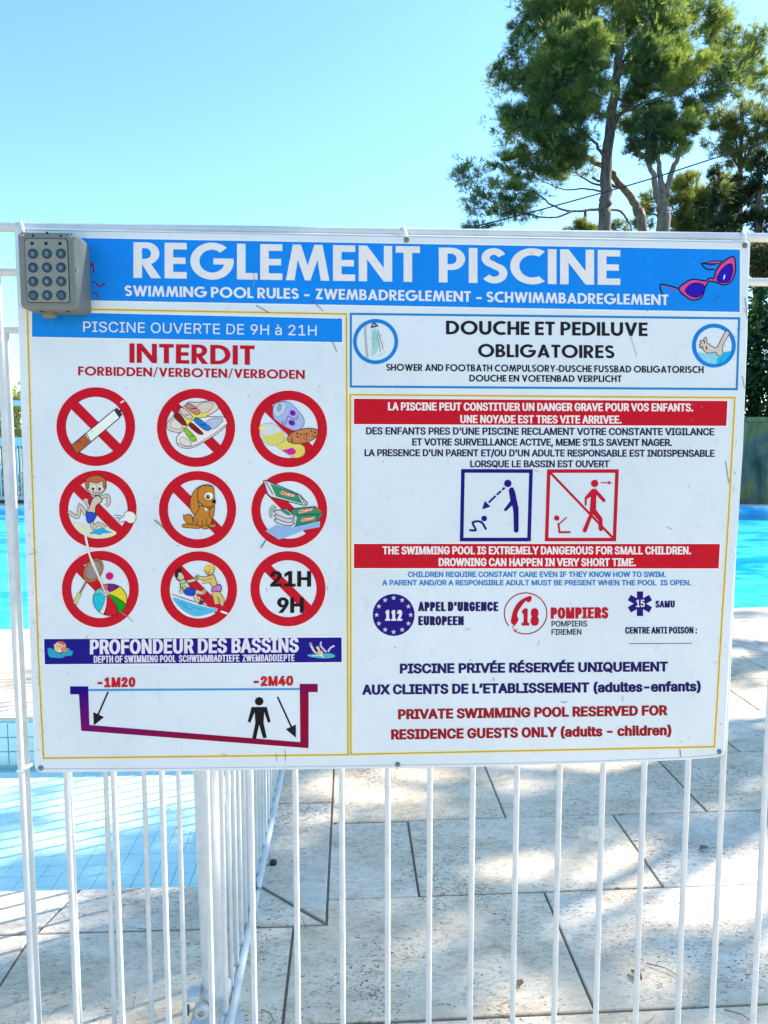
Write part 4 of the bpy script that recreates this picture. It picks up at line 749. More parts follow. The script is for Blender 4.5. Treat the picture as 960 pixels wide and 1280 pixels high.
# cigarette
t = T(50, 470, 4.8); a = Art()
cig = t([(187, 418), (445, 203), (478, 250), (222, 467)]); a.fill([cig[0], t([(270, 348)])[0], t([(302, 393)])[0], cig[3]], (168, 96, 52), 4)
a.fill([t([(270, 348)])[0], cig[1], cig[2], t([(302, 393)])[0]], (232, 240, 250), 4); stroke(a, cig, 1.1, OUT, 5, True); stroke(a, t([(262, 352), (282, 350), (302, 393)]), .9, OUT, 5)
a.fill(t([(445, 203), (462, 190), (474, 206), (490, 200), (484, 222), (496, 230), (478, 250)]), (44, 48, 56), 5.4)
for i in range(26):
    u, v_ = random.random(), random.random(); px = 192+u*78+v_*32; py = 415-u*66+v_*45; stroke(a, t([(px, py), (px+4, py+5)]), .9, (96, 52, 34), 6)
a.fill(t([(480, 158), (500, 145), (507, 152), (486, 165)]), WHT, 3); a.build('cigarette_drawing', r1)
# canvas shoes
t = T(190, 480, 8); a = Art()
shape(a, t([(150, 400), (190, 345), (250, 330), (340, 440), (300, 485), (200, 475), (155, 450)]), (196, 206, 210), 4, wd=.7)
shape(a, t([(180, 400), (210, 360), (250, 350), (300, 420), (280, 450), (205, 440)]), (208, 216, 220), 4.6, wd=.5)
shape(a, t([(330, 215), (370, 180), (450, 185), (600, 170), (655, 215), (650, 260), (540, 320), (430, 310), (380, 400), (310, 440), (270, 380), (250, 300)]), (204, 206, 204), 4.2, wd=.8)
shape(a, t([(440, 240), (500, 190), (600, 185), (610, 220), (560, 280), (500, 290)]), (190, 196, 196), 5, wd=.5)
a.fill(t([(300, 390), (420, 260), (560, 300), (520, 340), (440, 360), (330, 450)]), (226, 220, 90), 5.2)
shape(a, t([(245, 560), (260, 515), (330, 450), (440, 345), (700, 330), (745, 370), (740, 420), (600, 530), (420, 630), (320, 640), (260, 610)]), (214, 226, 240), 5.6, wd=.8)
shape(a, t([(275, 560), (300, 530), (340, 545), (400, 600), (350, 620), (295, 600)]), (206, 214, 222), 6.2, wd=.5)
shape(a, t([(530, 390), (600, 345), (690, 345), (705, 375), (620, 450), (580, 430)]), (160, 186, 232), 6.2, wd=.6)
stroke(a, smooth(t([(255, 590), (330, 625), (430, 610), (600, 510), (745, 400)])), .6, OUT, 6.8)
for pts, col in (([(330, 225), (380, 195), (480, 275), (450, 310), (410, 290)], (176, 132, 124)), ([(275, 265), (310, 240), (405, 325), (360, 350)], (198, 196, 196)), ([(215, 315), (270, 290), (345, 400), (330, 415), (280, 390)], (120, 20, 30)),
                 ([(425, 375), (450, 335), (580, 430), (570, 465), (520, 455)], (22, 120, 220)), ([(370, 420), (400, 390), (510, 490), (490, 505), (450, 490)], (124, 14, 28)), ([(320, 465), (355, 450), (445, 550), (420, 575), (385, 560)], (122, 196, 40))):
    shape(a, t(pts), col, 7, wd=.7)
for p in ([(385, 245), (440, 245)], [(330, 310), (370, 310)], [(480, 405), (530, 410)], [(430, 450), (470, 455)], [(380, 520), (425, 520)]): stroke(a, t(p), 1., (40, 40, 50), 8)
a.build('shoes_drawing', r2)
# can, bottle and biscuit
t = T(305, 480, 8); a = Art()
shape(a, t([(290, 265), (300, 205), (350, 180), (440, 178), (510, 235), (590, 330), (600, 400), (560, 450), (480, 460), (330, 370), (292, 320)]), (150, 180, 238), 4, (90, 110, 170), .7)
shape(a, t([(292, 290), (305, 210), (355, 185), (400, 185), (425, 215), (395, 290), (330, 330)]), (170, 204, 240), 4.8, (90, 120, 170), .5)
shape(a, t([(335, 250), (350, 205), (372, 210), (365, 260), (345, 275)]), (130, 176, 200), 5.4, (60, 100, 130), .6)
a.fill(t(ell(487, 290, 32, 27, 30)), (110, 20, 190), 6); a.fill(t(ell(478, 388, 35, 27, 30)), (110, 20, 190), 6); a.fill(t(ell(487, 290, 12, 9)), (80, 20, 120), 6.5); a.fill(t(ell(478, 388, 12, 9)), (80, 20, 120), 6.5)
stroke(a, smooth(t([(390, 360), (385, 390), (410, 400), (430, 345), (450, 320), (490, 350), (530, 345), (540, 310)])), .9, (90, 60, 160), 6)
shape(a, t([(165, 440), (200, 400), (270, 395), (350, 430), (400, 500), (390, 570), (310, 615), (230, 600), (170, 540), (158, 480)]), (186, 214, 226), 4, (140, 170, 180), .6)
shape(a, t([(170, 500), (230, 520), (390, 480), (385, 570), (310, 610), (235, 590)]), (196, 206, 110), 4.8, None)
shape(a, t([(330, 620), (400, 570), (440, 530), (560, 600), (605, 640), (595, 710), (510, 738), (420, 690)]), (204, 206, 106), 5.2, (160, 160, 90), .6)
a.fill(t([(148, 440), (165, 410), (200, 425), (190, 455), (160, 462)]), (220, 220, 60), 5); a.fill(t(ell(192, 438, 15, 18)), (208, 224, 220), 5.6)
shape(a, t([(380, 665), (440, 650), (480, 638), (520, 670), (500, 705), (450, 705), (420, 685)]), (186, 22, 178), 6, None)
shape(a, t([(435, 555), (460, 500), (560, 455), (680, 445), (740, 470), (720, 530), (640, 580), (540, 598), (460, 585)]), (176, 126, 80), 6.2, OUT, 1.)
for i in range(34):
    x_, y_ = random.uniform(465, 715), 0; f = (x_-590)/150; y_ = 522-.22*(x_-590)+random.uniform(-1, 1)*52*math.sqrt(max(.05, 1-f*f)); a.fill(t(ell(x_, y_, random.uniform(5, 12), random.uniform(4, 8), random.uniform(0, 90), n=8)), random.choice([(92, 46, 24), (70, 32, 16), (214, 160, 100)]), 7.2+i*.03)
a.build('snack_drawing', r3)
# running boy
t = T(70, 585, 8); a = Art()
shape(a, t([(160, 540), (260, 560), (330, 590), (400, 560), (600, 640), (540, 690), (430, 705), (330, 690), (230, 640)]), (200, 222, 200), 3.4, None)
shape(a, t([(330, 655), (400, 615), (450, 600), (500, 620), (560, 645), (470, 655), (440, 670), (390, 660)]), (40, 160, 232), 3.9, None)
def limb(a, pts, wd, col, lay, ol=OUT):
    p = smooth(pts, 4); stroke(a, p, wd+1.3, ol, lay); stroke(a, p, wd, col, lay+.4)
limb(a, t([(300, 470), (240, 380), (215, 490), (125, 440)]), 3.6, SKIN, 4)
limb(a, t([(350, 520), (375, 600), (420, 560), (500, 600)]), 3.6, SKIN, 4.2)
limb(a, t([(330, 400), (300, 330)]), 3, SKIN, 4.4); a.fill(t([(270, 330), (285, 305), (320, 312), (318, 345), (290, 350)]), SKIN, 5.4)
shape(a, t([(330, 400), (370, 300), (430, 280), (460, 330), (400, 380), (385, 460), (310, 440)]), SKIN, 5.2)
limb(a, t([(440, 300), (515, 280), (525, 350), (495, 380)]), 3.4, SKIN, 4.8)
shape(a, t([(310, 440), (395, 455), (398, 490), (365, 535), (320, 548), (300, 480)]), (30, 74, 214), 6)
shape(a, t([(300, 190), (310, 125), (350, 90), (430, 85), (485, 120), (500, 190), (470, 240), (410, 275), (345, 260), (315, 220)]), SKIN, 6.4)
shape(a, t([(298, 190), (302, 115), (360, 80), (440, 78), (498, 125), (492, 200), (475, 190), (465, 130), (410, 150), (335, 140), (325, 200)]), (172, 100, 62), 7.2, (80, 50, 36), .7)
for ex_ in (375, 440): a.fill(t(ell(ex_, 200, 22, 27)), (226, 232, 236), 7.9); a.fill(t(ell(ex_-4, 208, 13, 17)), (20, 40, 60), 8.4)
stroke(a, smooth(t([(365, 235), (405, 255), (440, 235)])), .8, (60, 40, 40), 8)
shape(a, t([(630, 520), (680, 480), (690, 445), (740, 432), (790, 460), (800, 500), (780, 545), (730, 550), (700, 530), (650, 540)]), (220, 232, 246), 3.4, (90, 100, 110), .8); stroke(a, t([(580, 470), (660, 480)]), .7, OUT, 3.6); stroke(a, t([(590, 500), (640, 500)]), .7, OUT, 3.6)
a.build('running_boy_drawing', r4)
# dog
t = T(190, 585, 8); a = Art(); TAN = (176, 126, 48); DK = (70, 50, 40)
shape(a, t([(315, 500), (340, 470), (390, 470), (410, 520), (400, 570), (350, 550)]), TAN, 4, DK, .9); stroke(a, t([(318, 485), (312, 458)]), .8, DK, 4.2)
shape(a, t([(430, 560), (415, 500), (450, 420), (480, 380), (560, 390), (610, 450), (600, 520), (560, 600), (480, 590)]), TAN, 4.6, DK, .9)
for pts in ([(300, 580), (330, 560), (440, 570), (480, 585), (470, 605), (380, 600), (320, 595)], [(490, 590), (520, 570), (570, 585), (565, 605), (520, 610)], [(560, 575), (620, 560), (645, 575), (620, 595), (570, 590)]): shape(a, t(pts), TAN, 5.4, DK, .8)
for p in ([(455, 580), (450, 510)], [(505, 590), (500, 520)], [(545, 575), (545, 500)]): stroke(a, t(p), .8, DK, 6)
shape(a, t([(590, 400), (625, 380), (620, 450), (600, 510), (570, 470)]), TAN, 5.4, DK, .8)
a.fill(t([(520, 385), (545, 380), (555, 430), (535, 425)]), (226, 234, 244), 6.2)
shape(a, t([(455, 300), (460, 220), (500, 180), (570, 170), (615, 200), (625, 300), (635, 345), (600, 395), (540, 395), (480, 350)]), TAN, 6.6, DK, .9)
shape(a, t([(490, 180), (430, 220), (385, 310), (385, 400), (415, 460), (450, 445), (470, 380), (455, 290), (465, 210)]), TAN, 7.4, DK, .9)
a.fill(t(ell(568, 280, 42, 36)), (230, 236, 246), 8); a.fill(t(ell(560, 287, 20, 22)), (8, 8, 14), 8.6); a.fill(t(ell(562, 280, 6)), (220, 230, 240), 9); a.fill(t(ell(619, 335, 21, 18)), (10, 10, 14), 8.6)
stroke(a, smooth(t([(480, 350), (540, 390), (615, 375)])), .8, DK, 8); stroke(a, smooth(t([(500, 180), (520, 165), (535, 182), (555, 165), (575, 180), (600, 182)])), .8, DK, 8)
a.build('dog_drawing', r5)
# chewing gum
t = T(305, 585, 8); a = Art(); GRN = (34, 140, 112)
a.fill(t([(215, 630), (330, 570), (430, 590), (760, 530), (758, 590), (600, 620), (480, 670), (350, 716)]), (130, 178, 236), 3.4)
a.fill(t([(195, 130), (225, 125), (560, 270), (632, 350), (625, 372), (590, 372), (270, 290), (235, 260)]), (196, 212, 236), 4); a.fill(t([(262, 152), (540, 265), (590, 360), (320, 285)]), GRN, 4.6)
stroke(a, t([(195, 130), (225, 125), (560, 270), (632, 350), (625, 372), (590, 372), (270, 290), (235, 260)]), 1.1, (26, 34, 58), 5.2, True); stroke(a, t([(215, 135), (290, 265)]), .9, (26, 34, 58), 5.2); stroke(a, t([(560, 275), (610, 360)]), .8, (26, 34, 58), 5.2)
a.fill(t([(500, 410), (710, 385), (790, 450), (740, 520), (490, 590), (470, 560), (450, 480)]), GRN, 4.2); a.fill(t([(420, 430), (500, 470), (530, 490), (510, 580), (480, 600)]), (190, 206, 234), 4.8)
stroke(a, t([(440, 410), (710, 385), (790, 450), (740, 462), (530, 470)]), .9, (20, 60, 60), 5.4); stroke(a, t([(740, 462), (735, 530), (500, 585)]), .9, (20, 60, 60), 5.4)
for k in range(3):
    y_ = k*42; q = t([(300, 435+y_), (325, 425+y_), (430, 410+y_*.9), (505, 485+y_*.8), (470, 510+y_*.8), (420, 505+y_*.85), (325, 465+y_)]); a.fill(q, (186, 204, 232) if k else (190, 208, 230), 6-k*.4); stroke(a, q, .9, (30, 36, 66), 6.2-k*.4, True)
a.fill(t([(360, 425), (425, 418), (475, 470), (440, 475)]), GRN, 6.6)
for l, r_, c in (((365, 262), (500, 292), 34), ((545, 458), (680, 425), 34), ((572, 540), (700, 512), 34)):
    a.fill(smooth(t([(l[0]-12, l[1]-16), ((l[0]+r_[0])/2, (l[1]+r_[1])/2-36), (r_[0]+22, r_[1]-10), ((l[0]+r_[0])/2, (l[1]+r_[1])/2+8)]), 4, True), (196, 80, 40), 6.8); L_, R_ = t([l, r_]); add_font(a, 'Chew', L_, R_, c/8, (232, 232, 220), 7.4, .18, .16, .2)
a.fill(t([(720, 400), (740, 395), (785, 440), (765, 445)]), (196, 80, 60), 6); shape(a, t([(250, 420), (290, 370), (330, 400), (290, 440), (280, 500), (255, 490)]), (150, 170, 170), 3.6, None); a.build('chewing_gum_drawing', r6)
# racket and beach ball
t = T(70, 680, 8); a = Art()
stroke(a, t([(300, 380), (235, 500)]), 2.6, (70, 56, 40), 4); stroke(a, t([(300, 380), (235, 500)]), 1.6, (150, 120, 70), 4.4); stroke(a, t([(236, 495), (188, 600)]), 5.2, (60, 64, 40), 4); stroke(a, t([(236, 497), (190, 597)]), 4.2, (212, 220, 160), 4.6)
for k in range(6): x_, y_ = 232-7.5*k, 510+16*k; stroke(a, t([(x_-14, y_-8), (x_+14, y_+4)]), .5, (90, 110, 60), 5)
a.fill(t(ell(372, 265, 92, 130, 30)), (70, 50, 30), 4.6); a.fill(t(ell(372, 265, 87, 125, 30)), (166, 118, 56), 4.9); a.fill(t(ell(372, 263, 70, 105, 30)), (62, 20, 26), 5.2)
for k in range(-5, 6):
    c_, s_ = math.cos(R(30)), math.sin(R(30)); hh = 98*math.sqrt(max(.02, 1-(k/5.6)**2)); u = k*12.5
    stroke(a, t([(372+u*c_-hh*s_*-1*-1, 263+u*s_+hh*c_), (372+u*c_+hh*s_, 263+u*s_-hh*c_)]), .4, (190, 196, 210), 5.7)
for k in range(-7, 8):
    hh = 66*math.sqrt(max(.02, 1-(k/7.6)**2)); u = k*13; stroke(a, t([(372+hh*c_+u*s_, 263+hh*s_-u*c_), (372-hh*c_+u*s_, 263-hh*s_-u*c_)]), .4, (190, 196, 210), 6)
a.fill(t(ell(536, 321, 44)), (222, 206, 232), 4); a.fill(t(ell(536, 321, 38)), (186, 0, 112), 4.6)
a.fill(t(ell(540, 558, 173, 162)), (16, 22, 40), 4.6); hub = (500, 490)
def seg(p, col, l): a.fill(smooth(t(p), 4, True) if False else t(p), col, l)
BC = (540, 558); rx_, ry_ = 167, 156
def rim(d): return (BC[0]+rx_*math.cos(R(d)), BC[1]+ry_*math.sin(R(d)))
divs = [(-60, (200, 110, 70)), (-92, None)]
angs = [12, 62, 118, 190, 222, 255, 300, 335+37]; 
secs = [(20, 58, (8, 150, 30)), (62, 108, (188, 12, 38)), (113, 128, (206, 216, 226)), (130, 195, (24, 184, 226)), (198, 225, (96, 200, 190)), (228, 262, (190, 110, 80)), (265, 300, (110, 20, 130)), (304, 376, (208, 204, 48))]
def edge_curve(d, k=6):
    e = rim(d); m = ((hub[0]+e[0])/2, (hub[1]+e[1])/2); dx_, dy_ = e[0]-hub[0], e[1]-hub[1]; s2 = .16*(1 if -90 < ((d-250+180) % 360)-180 < 90 else -1)
    c = (m[0]-dy_*s2, m[1]+dx_*s2); return [((1-q)**2*hub[0]+2*q*(1-q)*c[0]+q*q*e[0], (1-q)**2*hub[1]+2*q*(1-q)*c[1]+q*q*e[1]) for q in [i/k for i in range(k+1)]]
for i, (d0, d1, col) in enumerate(secs): a.fill(t(edge_curve(d0)+[rim(d) for d in np.linspace(d0, d1, 6)[1:-1]]+edge_curve(d1)[::-1][:-1]), col, 5+.1*i)
a.fill(t(ell(500, 488, 33, 28)), (190, 170, 216), 6.2); a.build('racket_and_ball_drawing', r7)
# boys pushing
t = T(190, 680, 8); a = Art()
shape(a, t([(195, 500), (300, 545), (420, 580), (560, 620), (660, 650), (600, 690), (520, 725), (420, 738), (320, 705), (240, 620)]), (214, 230, 246), 3.3, None)
a.fill(smooth(t([(205, 535), (320, 565), (440, 605), (645, 660), (590, 690), (480, 722), (400, 715), (290, 650)]), 4, True), (74, 182, 240), 3.8); stroke(a, t([(200, 505), (430, 580), (660, 655)]), .8, OUT, 4.2)
for p in ([(250, 580), (350, 610)], [(300, 620), (400, 660)], [(400, 630), (520, 660)]): stroke(a, t(p), .6, (30, 110, 180), 4.2)
SK2 = (190, 192, 180); YS = (196, 186, 118)
limb(a, t([(300, 400), (295, 495)]), 3.6, SK2, 4.4); limb(a, t([(430, 470), (500, 490), (535, 465)]), 3.8, SK2, 4.4); limb(a, t([(425, 480), (450, 570), (510, 570)]), 4, SK2, 4.6); limb(a, t([(340, 380), (420, 360), (460, 330)]), 3, SK2, 4.6)
a.fill(t([(500, 470), (520, 450), (545, 460), (535, 495), (510, 500)]), (150, 160, 150), 5.6); a.fill(t([(460, 600), (480, 560), (520, 565), (520, 590), (490, 610)]), (60, 66, 66), 5.6)
shape(a, t([(280, 380), (320, 350), (380, 430), (360, 480), (300, 450)]), (186, 206, 180), 5.2)
for i in range(14): a.fill(t(ell(random.uniform(290, 360), random.uniform(375, 455), 8, 6, n=7)), random.choice([(40, 120, 80), (40, 60, 70), (60, 140, 110)]), 6+.02*i)
shape(a, t([(340, 440), (430, 455), (415, 515), (330, 500)]), (26, 66, 206), 6)
shape(a, t([(240, 330), (260, 285), (300, 290), (325, 340), (290, 365), (255, 360)]), SK2, 6.2); a.fill(t([(222, 320), (240, 260), (290, 230), (300, 270), (265, 290), (262, 330), (245, 345)]), (44, 26, 26), 7); a.fill(t([(245, 345), (270, 350), (275, 365), (250, 362)]), (50, 30, 30), 7)
limb(a, t([(620, 480), (640, 560), (650, 600)]), 5, YS, 4.4); limb(a, t([(650, 480), (700, 560), (690, 600)]), 5, YS, 4.6)
shape(a, t([(545, 330), (610, 305), (645, 380), (650, 415), (610, 430), (570, 380)]), YS, 5.2, (90, 84, 50)); limb(a, t([(600, 330), (520, 345), (440, 330)]), 3.4, YS, 5.6, (90, 84, 50)); limb(a, t([(580, 370), (500, 380)]), 3.4, YS, 5.4, (90, 84, 50))
a.fill(t([(420, 350), (430, 320), (465, 305), (470, 345), (440, 360)]), (120, 140, 110), 6.4)
shape(a, t([(605, 440), (680, 405), (690, 470), (630, 470), (600, 475)]), (176, 120, 206), 6.2)
shape(a, t([(530, 240), (560, 215), (610, 220), (625, 260), (600, 300), (555, 305), (532, 280)]), YS, 6.2, (90, 84, 50)); a.fill(t([(522, 250), (545, 212), (600, 208), (630, 225), (600, 240), (560, 240), (540, 270)]), (226, 196, 60), 7); stroke(a, t([(555, 285), (580, 285)]), .9, (90, 40, 40), 7.4)
a.fill(smooth(t([(680, 670), (720, 672), (765, 695), (745, 703), (700, 688)]), 3, True), (220, 232, 246), 4.8); a.build('boys_pushing_drawing', r8)
a = Art(); t = T(50, 670, 2.526); L_, R_ = t([(727, 160), (856, 160)]); add_font(a, '21H', L_, R_, 19.4, (18, 14, 22), 4, .26, .2); L_, R_ = t([(749, 243), (833, 243)]); add_font(a, '9H', L_, R_, 19.2, (18, 14, 22), 4, .26, .2); a.build('hours_lettering', r9)

# depth diagram
t = T(50, 670, 2.526)
def grad():
    m, nt, b = new_mat('basin_gradient_ink'); v = position(nt); sp_ = nd(nt, 'ShaderNodeSeparateXYZ'); nt.links.new(v, sp_.inputs[0])
    p0 = on_fence(90, 860, FRONT); p1_ = on_fence(390, 935, FRONT)
    mr = nd(nt, 'ShaderNodeMath', operation='MULTIPLY_ADD'); nt.links.new(sp_.outputs[2], mr.inputs[0]); mr.inputs[1].default_value = -1/(p0.z-p1_.z)*.75; mr.inputs[2].default_value = p0.z/(p0.z-p1_.z)*.75
    m2 = nd(nt, 'ShaderNodeMath', operation='MULTIPLY_ADD'); nt.links.new(sp_.outputs[0], m2.inputs[0]); m2.inputs[1].default_value = 2.2; nt.links.new(mr.outputs[0], m2.inputs[2])
    m3 = nd(nt, 'ShaderNodeMath', operation='ADD'); nt.links.new(m2.outputs[0], m3.inputs[0]); m3.inputs[1].default_value = -p0.x*2.2
    r = ramp(nt, m3.outputs[0], [(.05, tuple(lin(x)/w*.58 for x, w in zip((22, 0, 140), WHITE))), (.42, tuple(lin(x)/w*.58 for x, w in zip((104, 0, 118), WHITE))), (.95, tuple(lin(x)/w*.58 for x, w in zip((134, 0, 62), WHITE)))]); nt.links.new(r.outputs[0], b.inputs['Base Color']); b.inputs['Roughness'].default_value = .5; b.inputs['Specular IOR Level'].default_value = .08; return m
a = Art(); a.fill(t([(152, 483), (821, 480), (821, 486.5), (152, 490)]), (60, 150, 226), 2)
a.fill(t([(95, 475), (152, 475), (156, 597), (822, 651), (820, 467), (877, 467), (877, 493), (848, 493), (848, 670), (130, 615), (123, 500), (95, 500)]), grad(), 2.6)
for p0, p1_ in (((215, 492), (181, 570)), ((750, 508), (795, 606))): stroke(a, t([p0, p1_]), 2.1, (20, 18, 28), 3)
a.fill(t([(170, 598), (168, 556), (202, 572)]), (20, 18, 28), 3.4); a.fill(t([(808, 637), (776, 610), (808, 596)]), (20, 18, 28), 3.4)
a.fill(t(ell(692, 522, 13.5, 13)), (14, 14, 20), 3); a.fill(t([(668, 540), (716, 540), (728, 586), (720, 590), (708, 556), (706, 590), (716, 638), (704, 638), (692, 596), (682, 640), (670, 640), (680, 590), (678, 556), (664, 590), (656, 586)]), (14, 14, 20), 3)
a.build('depth_diagram')
# two little bathers on the depth band
t = T(55, 790, 12); a = Art(); a.fill(smooth(t([(55, 250), (100, 240), (150, 260), (330, 250), (380, 245), (390, 280), (430, 285), (415, 350), (330, 360), (260, 390), (150, 385), (80, 370), (60, 320)]), 3, True), (30, 160, 200), 2)
a.fill(t(ell(245, 200, 85, 62)), (186, 92, 76), 3); a.fill(t(ell(225, 235, 72, 62)), (200, 196, 160), 3.6); a.fill(t(ell(300, 260, 50, 42)), (196, 130, 110), 3.8); a.fill(t([(155, 305), (230, 315), (330, 300), (250, 330)]), (120, 20, 60), 4.4); a.fill(t(ell(235, 285, 22, 18)), (230, 230, 236), 4.6)
for p in ((165, 200), (310, 205), (200, 170)): a.fill(t(ell(*p, 18)), (210, 180, 176), 4.2)
for p in ((205, 215), (240, 220)): a.fill(t(ell(*p, 9)), (30, 20, 30), 5)
a.build('bather_drawing')
t = T(370, 790, 14.77); a = Art()
for p, wd, c in (([(270, 230), (340, 360), (430, 400)], 2.6, (196, 200, 216)), ([(465, 180), (455, 250), (510, 320), (560, 370)], 2.2, (190, 190, 226)), ([(590, 365), (640, 290), (710, 255)], 2.2, (196, 200, 226)), ([(385, 270), (420, 330), (410, 400)], 3.2, (200, 204, 200))): stroke(a, smooth(t(p)), wd, c, 3)
a.fill(smooth(t([(205, 425), (300, 410), (480, 400), (630, 395), (720, 430), (690, 470), (520, 488), (400, 478), (270, 460)]), 3, True), (70, 176, 204), 2.4); a.fill(t(ell(455, 380, 45, 36)), (196, 190, 170), 3.8); a.fill(t([(360, 350), (380, 320), (410, 350), (385, 385)]), (20, 16, 30), 4.4); a.fill(t(ell(470, 430, 28, 20)), (220, 232, 240), 4.8); stroke(a, t([(300, 440), (440, 430), (520, 470)]), .8, (220, 236, 244), 5); a.fill(t(ell(270, 215, 30, 24)), (130, 140, 150), 3.6)
a.build('swimmer_drawing')

# shower and foot-bath medallions
def medallion(cx, cy, ro, ri):
    a = Art(); a.fill(ell(cx, cy, ro), (14, 126, 226), 2, [ell(cx, cy, ri)]); return a
a = medallion(469.5, 426.9, 28.3, 23.6); med = a.build('medallion', label='shower medallion')
t = T(430, 390, 12); a = Art(); stroke(a, t([(325, 200), (318, 300), (335, 520), (350, 700)]), 2.4, (120, 140, 160), 3); stroke(a, t([(325, 200), (318, 300), (335, 520), (350, 700)]), .9, (190, 210, 226), 3.5); stroke(a, smooth(t([(325, 205), (370, 165), (440, 165)])), .8, (100, 120, 140), 3.2)
a.fill(t([(392, 238), (430, 160), (460, 150), (522, 212), (440, 238)]), (50, 100, 126), 3.4); a.fill(t([(425, 205), (450, 180), (470, 205)]), (170, 214, 226), 4)
for x0, y0, x1, y1, c in ((425, 260, 430, 660, 0), (455, 250, 470, 620, 0), (475, 260, 495, 600, 0), (500, 330, 548, 600, 1), (505, 260, 590, 560, 1), (440, 300, 445, 560, 0), (490, 300, 520, 520, 0)): stroke(a, t([(x0, y0), (x1, y1)]), .9 if c else 1.4, (90, 130, 150) if c else (130, 206, 216), 3)
for p in ((400, 395), (555, 345), (595, 460), (610, 600), (520, 650), (570, 630)): a.fill(t(ell(*p, 9, n=10)), (130, 160, 186), 3.4)
a.build('shower_drawing', med)
a = medallion(892.4, 432, 27.5, 22.4); med = a.build('medallion', label='foot bath medallion')
t = T(860, 395, 13.71); a = Art(); wl = [(445+305*math.cos(R(d)), 507+315*math.sin(R(d))) for d in range(22, 158, 8)]; a.fill(t([(735, 600), (600, 625)]+[(480, 640), (300, 640), (170, 625)]+wl[::-1]), (120, 204, 244), 2.6); a.fill(t([(735, 600), (600, 625), (590, 690), (500, 720), (490, 815), (560, 800), (660, 730), (720, 660)]), (10, 176, 246), 3)
shape(a, t([(650, 260), (710, 300), (640, 420), (590, 540), (600, 640), (560, 690), (500, 670), (470, 620), (350, 635), (270, 590), (250, 520), (210, 540), (200, 490), (230, 470), (205, 430), (260, 420), (285, 455), (275, 390), (305, 365), (325, 400), (330, 460), (480, 545), (560, 420)]), (190, 196, 200), 3.6, (60, 66, 76), .9)
a.fill(t([(300, 520), (320, 515), (335, 580), (315, 580)]), (40, 40, 50), 4.4); stroke(a, smooth(t([(205, 520), (215, 550), (245, 550)])), .8, (70, 50, 90), 4.4); stroke(a, t([(265, 430), (290, 480)]), .7, (60, 66, 76), 4.4); a.build('foot_drawing', med)
# sunglasses
t = T(810, 310, 8); a = Art(); PK = (190, 74, 160); DKB = (20, 10, 74)
for q in ([(330, 430), (290, 400), (160, 365), (120, 375), (135, 440), (150, 465)], [(705, 150), (640, 165), (540, 155), (560, 190), (600, 215), (665, 212)]): stroke(a, smooth(t(q)), 1.7, DKB, 3)
a.fill(t([(540, 148), (640, 128), (755, 122), (710, 160), (640, 158)]), DKB, 3.2); a.fill(t([(570, 148), (650, 137), (735, 132), (705, 152), (640, 152)]), PK, 3.6); stroke(a, t([(150, 380), (300, 425)]), 1.2, (150, 70, 150), 3.4)
shape(a, t([(310, 415), (360, 355), (440, 315), (530, 322), (580, 330), (620, 300), (660, 305), (680, 230), (740, 150), (850, 85), (875, 170), (865, 270), (820, 345), (750, 368), (690, 345), (610, 335), (570, 400), (545, 480), (480, 520), (400, 500)]), PK, 4, DKB, 1.7)
shape(a, t([(375, 430), (420, 370), (490, 350), (560, 375), (555, 440), (500, 490), (430, 480)]), (34, 0, 190), 5, (20, 4, 90), 1.2); shape(a, t([(690, 320), (715, 250), (770, 185), (835, 160), (845, 240), (810, 330), (740, 345)]), (34, 0, 190), 5, (20, 4, 90), 1.2)
a.fill(t(ell(762, 290, 8, 26, 15)), (200, 214, 250), 6); a.build('sunglasses_drawing')
# blue and red supervision squares
t = T(430, 480, 3.692); SQB = (20, 8, 128)
a = Art(); stroke(a, t([(549, 401), (863, 402), (854, 718), (543, 718)]), 4.6, SQB, 2, True); a.fill(t(ell(756, 459, 17)), SQB, 3)
a.fill(t([(760, 490), (768, 477), (782, 478), (790, 500), (806, 575), (806, 678), (796, 688), (784, 680), (782, 590), (776, 560), (750, 585), (742, 588), (738, 580), (768, 540)]), SQB, 3)
for p in ([(742, 478), (730, 489)], [(725, 494), (705, 512)], [(700, 516), (668, 548)]): stroke(a, t(p), 2.4, SQB, 3)
a.fill(t([(638, 579), (650, 540), (676, 566)]), SQB, 3.4); a.fill(t(ell(647, 621, 13)), SQB, 3)
L_, R2 = strip(smooth(t([(578, 674), (608, 674), (594, 640), (632, 636), (656, 672)]), 3), 2.7); a.fill(L_+R2[::-1], SQB, 3); a.build('pictogram_square', label='blue square, adult watching a child')
t = T(680, 480, 3.692); a = Art(); SR = (172, 14, 48)
stroke(a, t([(22, 402), (337, 402), (325, 718), (12, 718)]), 4.4, SR, 2, True); stroke(a, t([(30, 410), (316, 708)]), 3, SR, 2.4); a.fill(t(ell(234, 459, 17)), SR, 3); stroke(a, t([(262, 456), (300, 456)]), 1.3, SR, 3); a.fill(t([(314, 456), (296, 447), (298, 465)]), SR, 3.2)
a.fill(t([(222, 484), (240, 484), (284, 534), (282, 546), (272, 544), (242, 512), (240, 580), (270, 620), (272, 676), (262, 680), (252, 672), (252, 630), (226, 602), (196, 682), (184, 686), (178, 676), (210, 600), (216, 520), (198, 532), (196, 560), (188, 562), (188, 524)]), SR, 3)
a.fill(t(ell(59, 619, 12.5)), SR, 3); stroke(a, t([(66, 642), (72, 684), (122, 684)]), 2.5, SR, 3); stroke(a, t([(68, 648), (105, 616)]), 1.6, SR, 3.3); a.build('pictogram_square', label='red square, adult walking away crossed out')
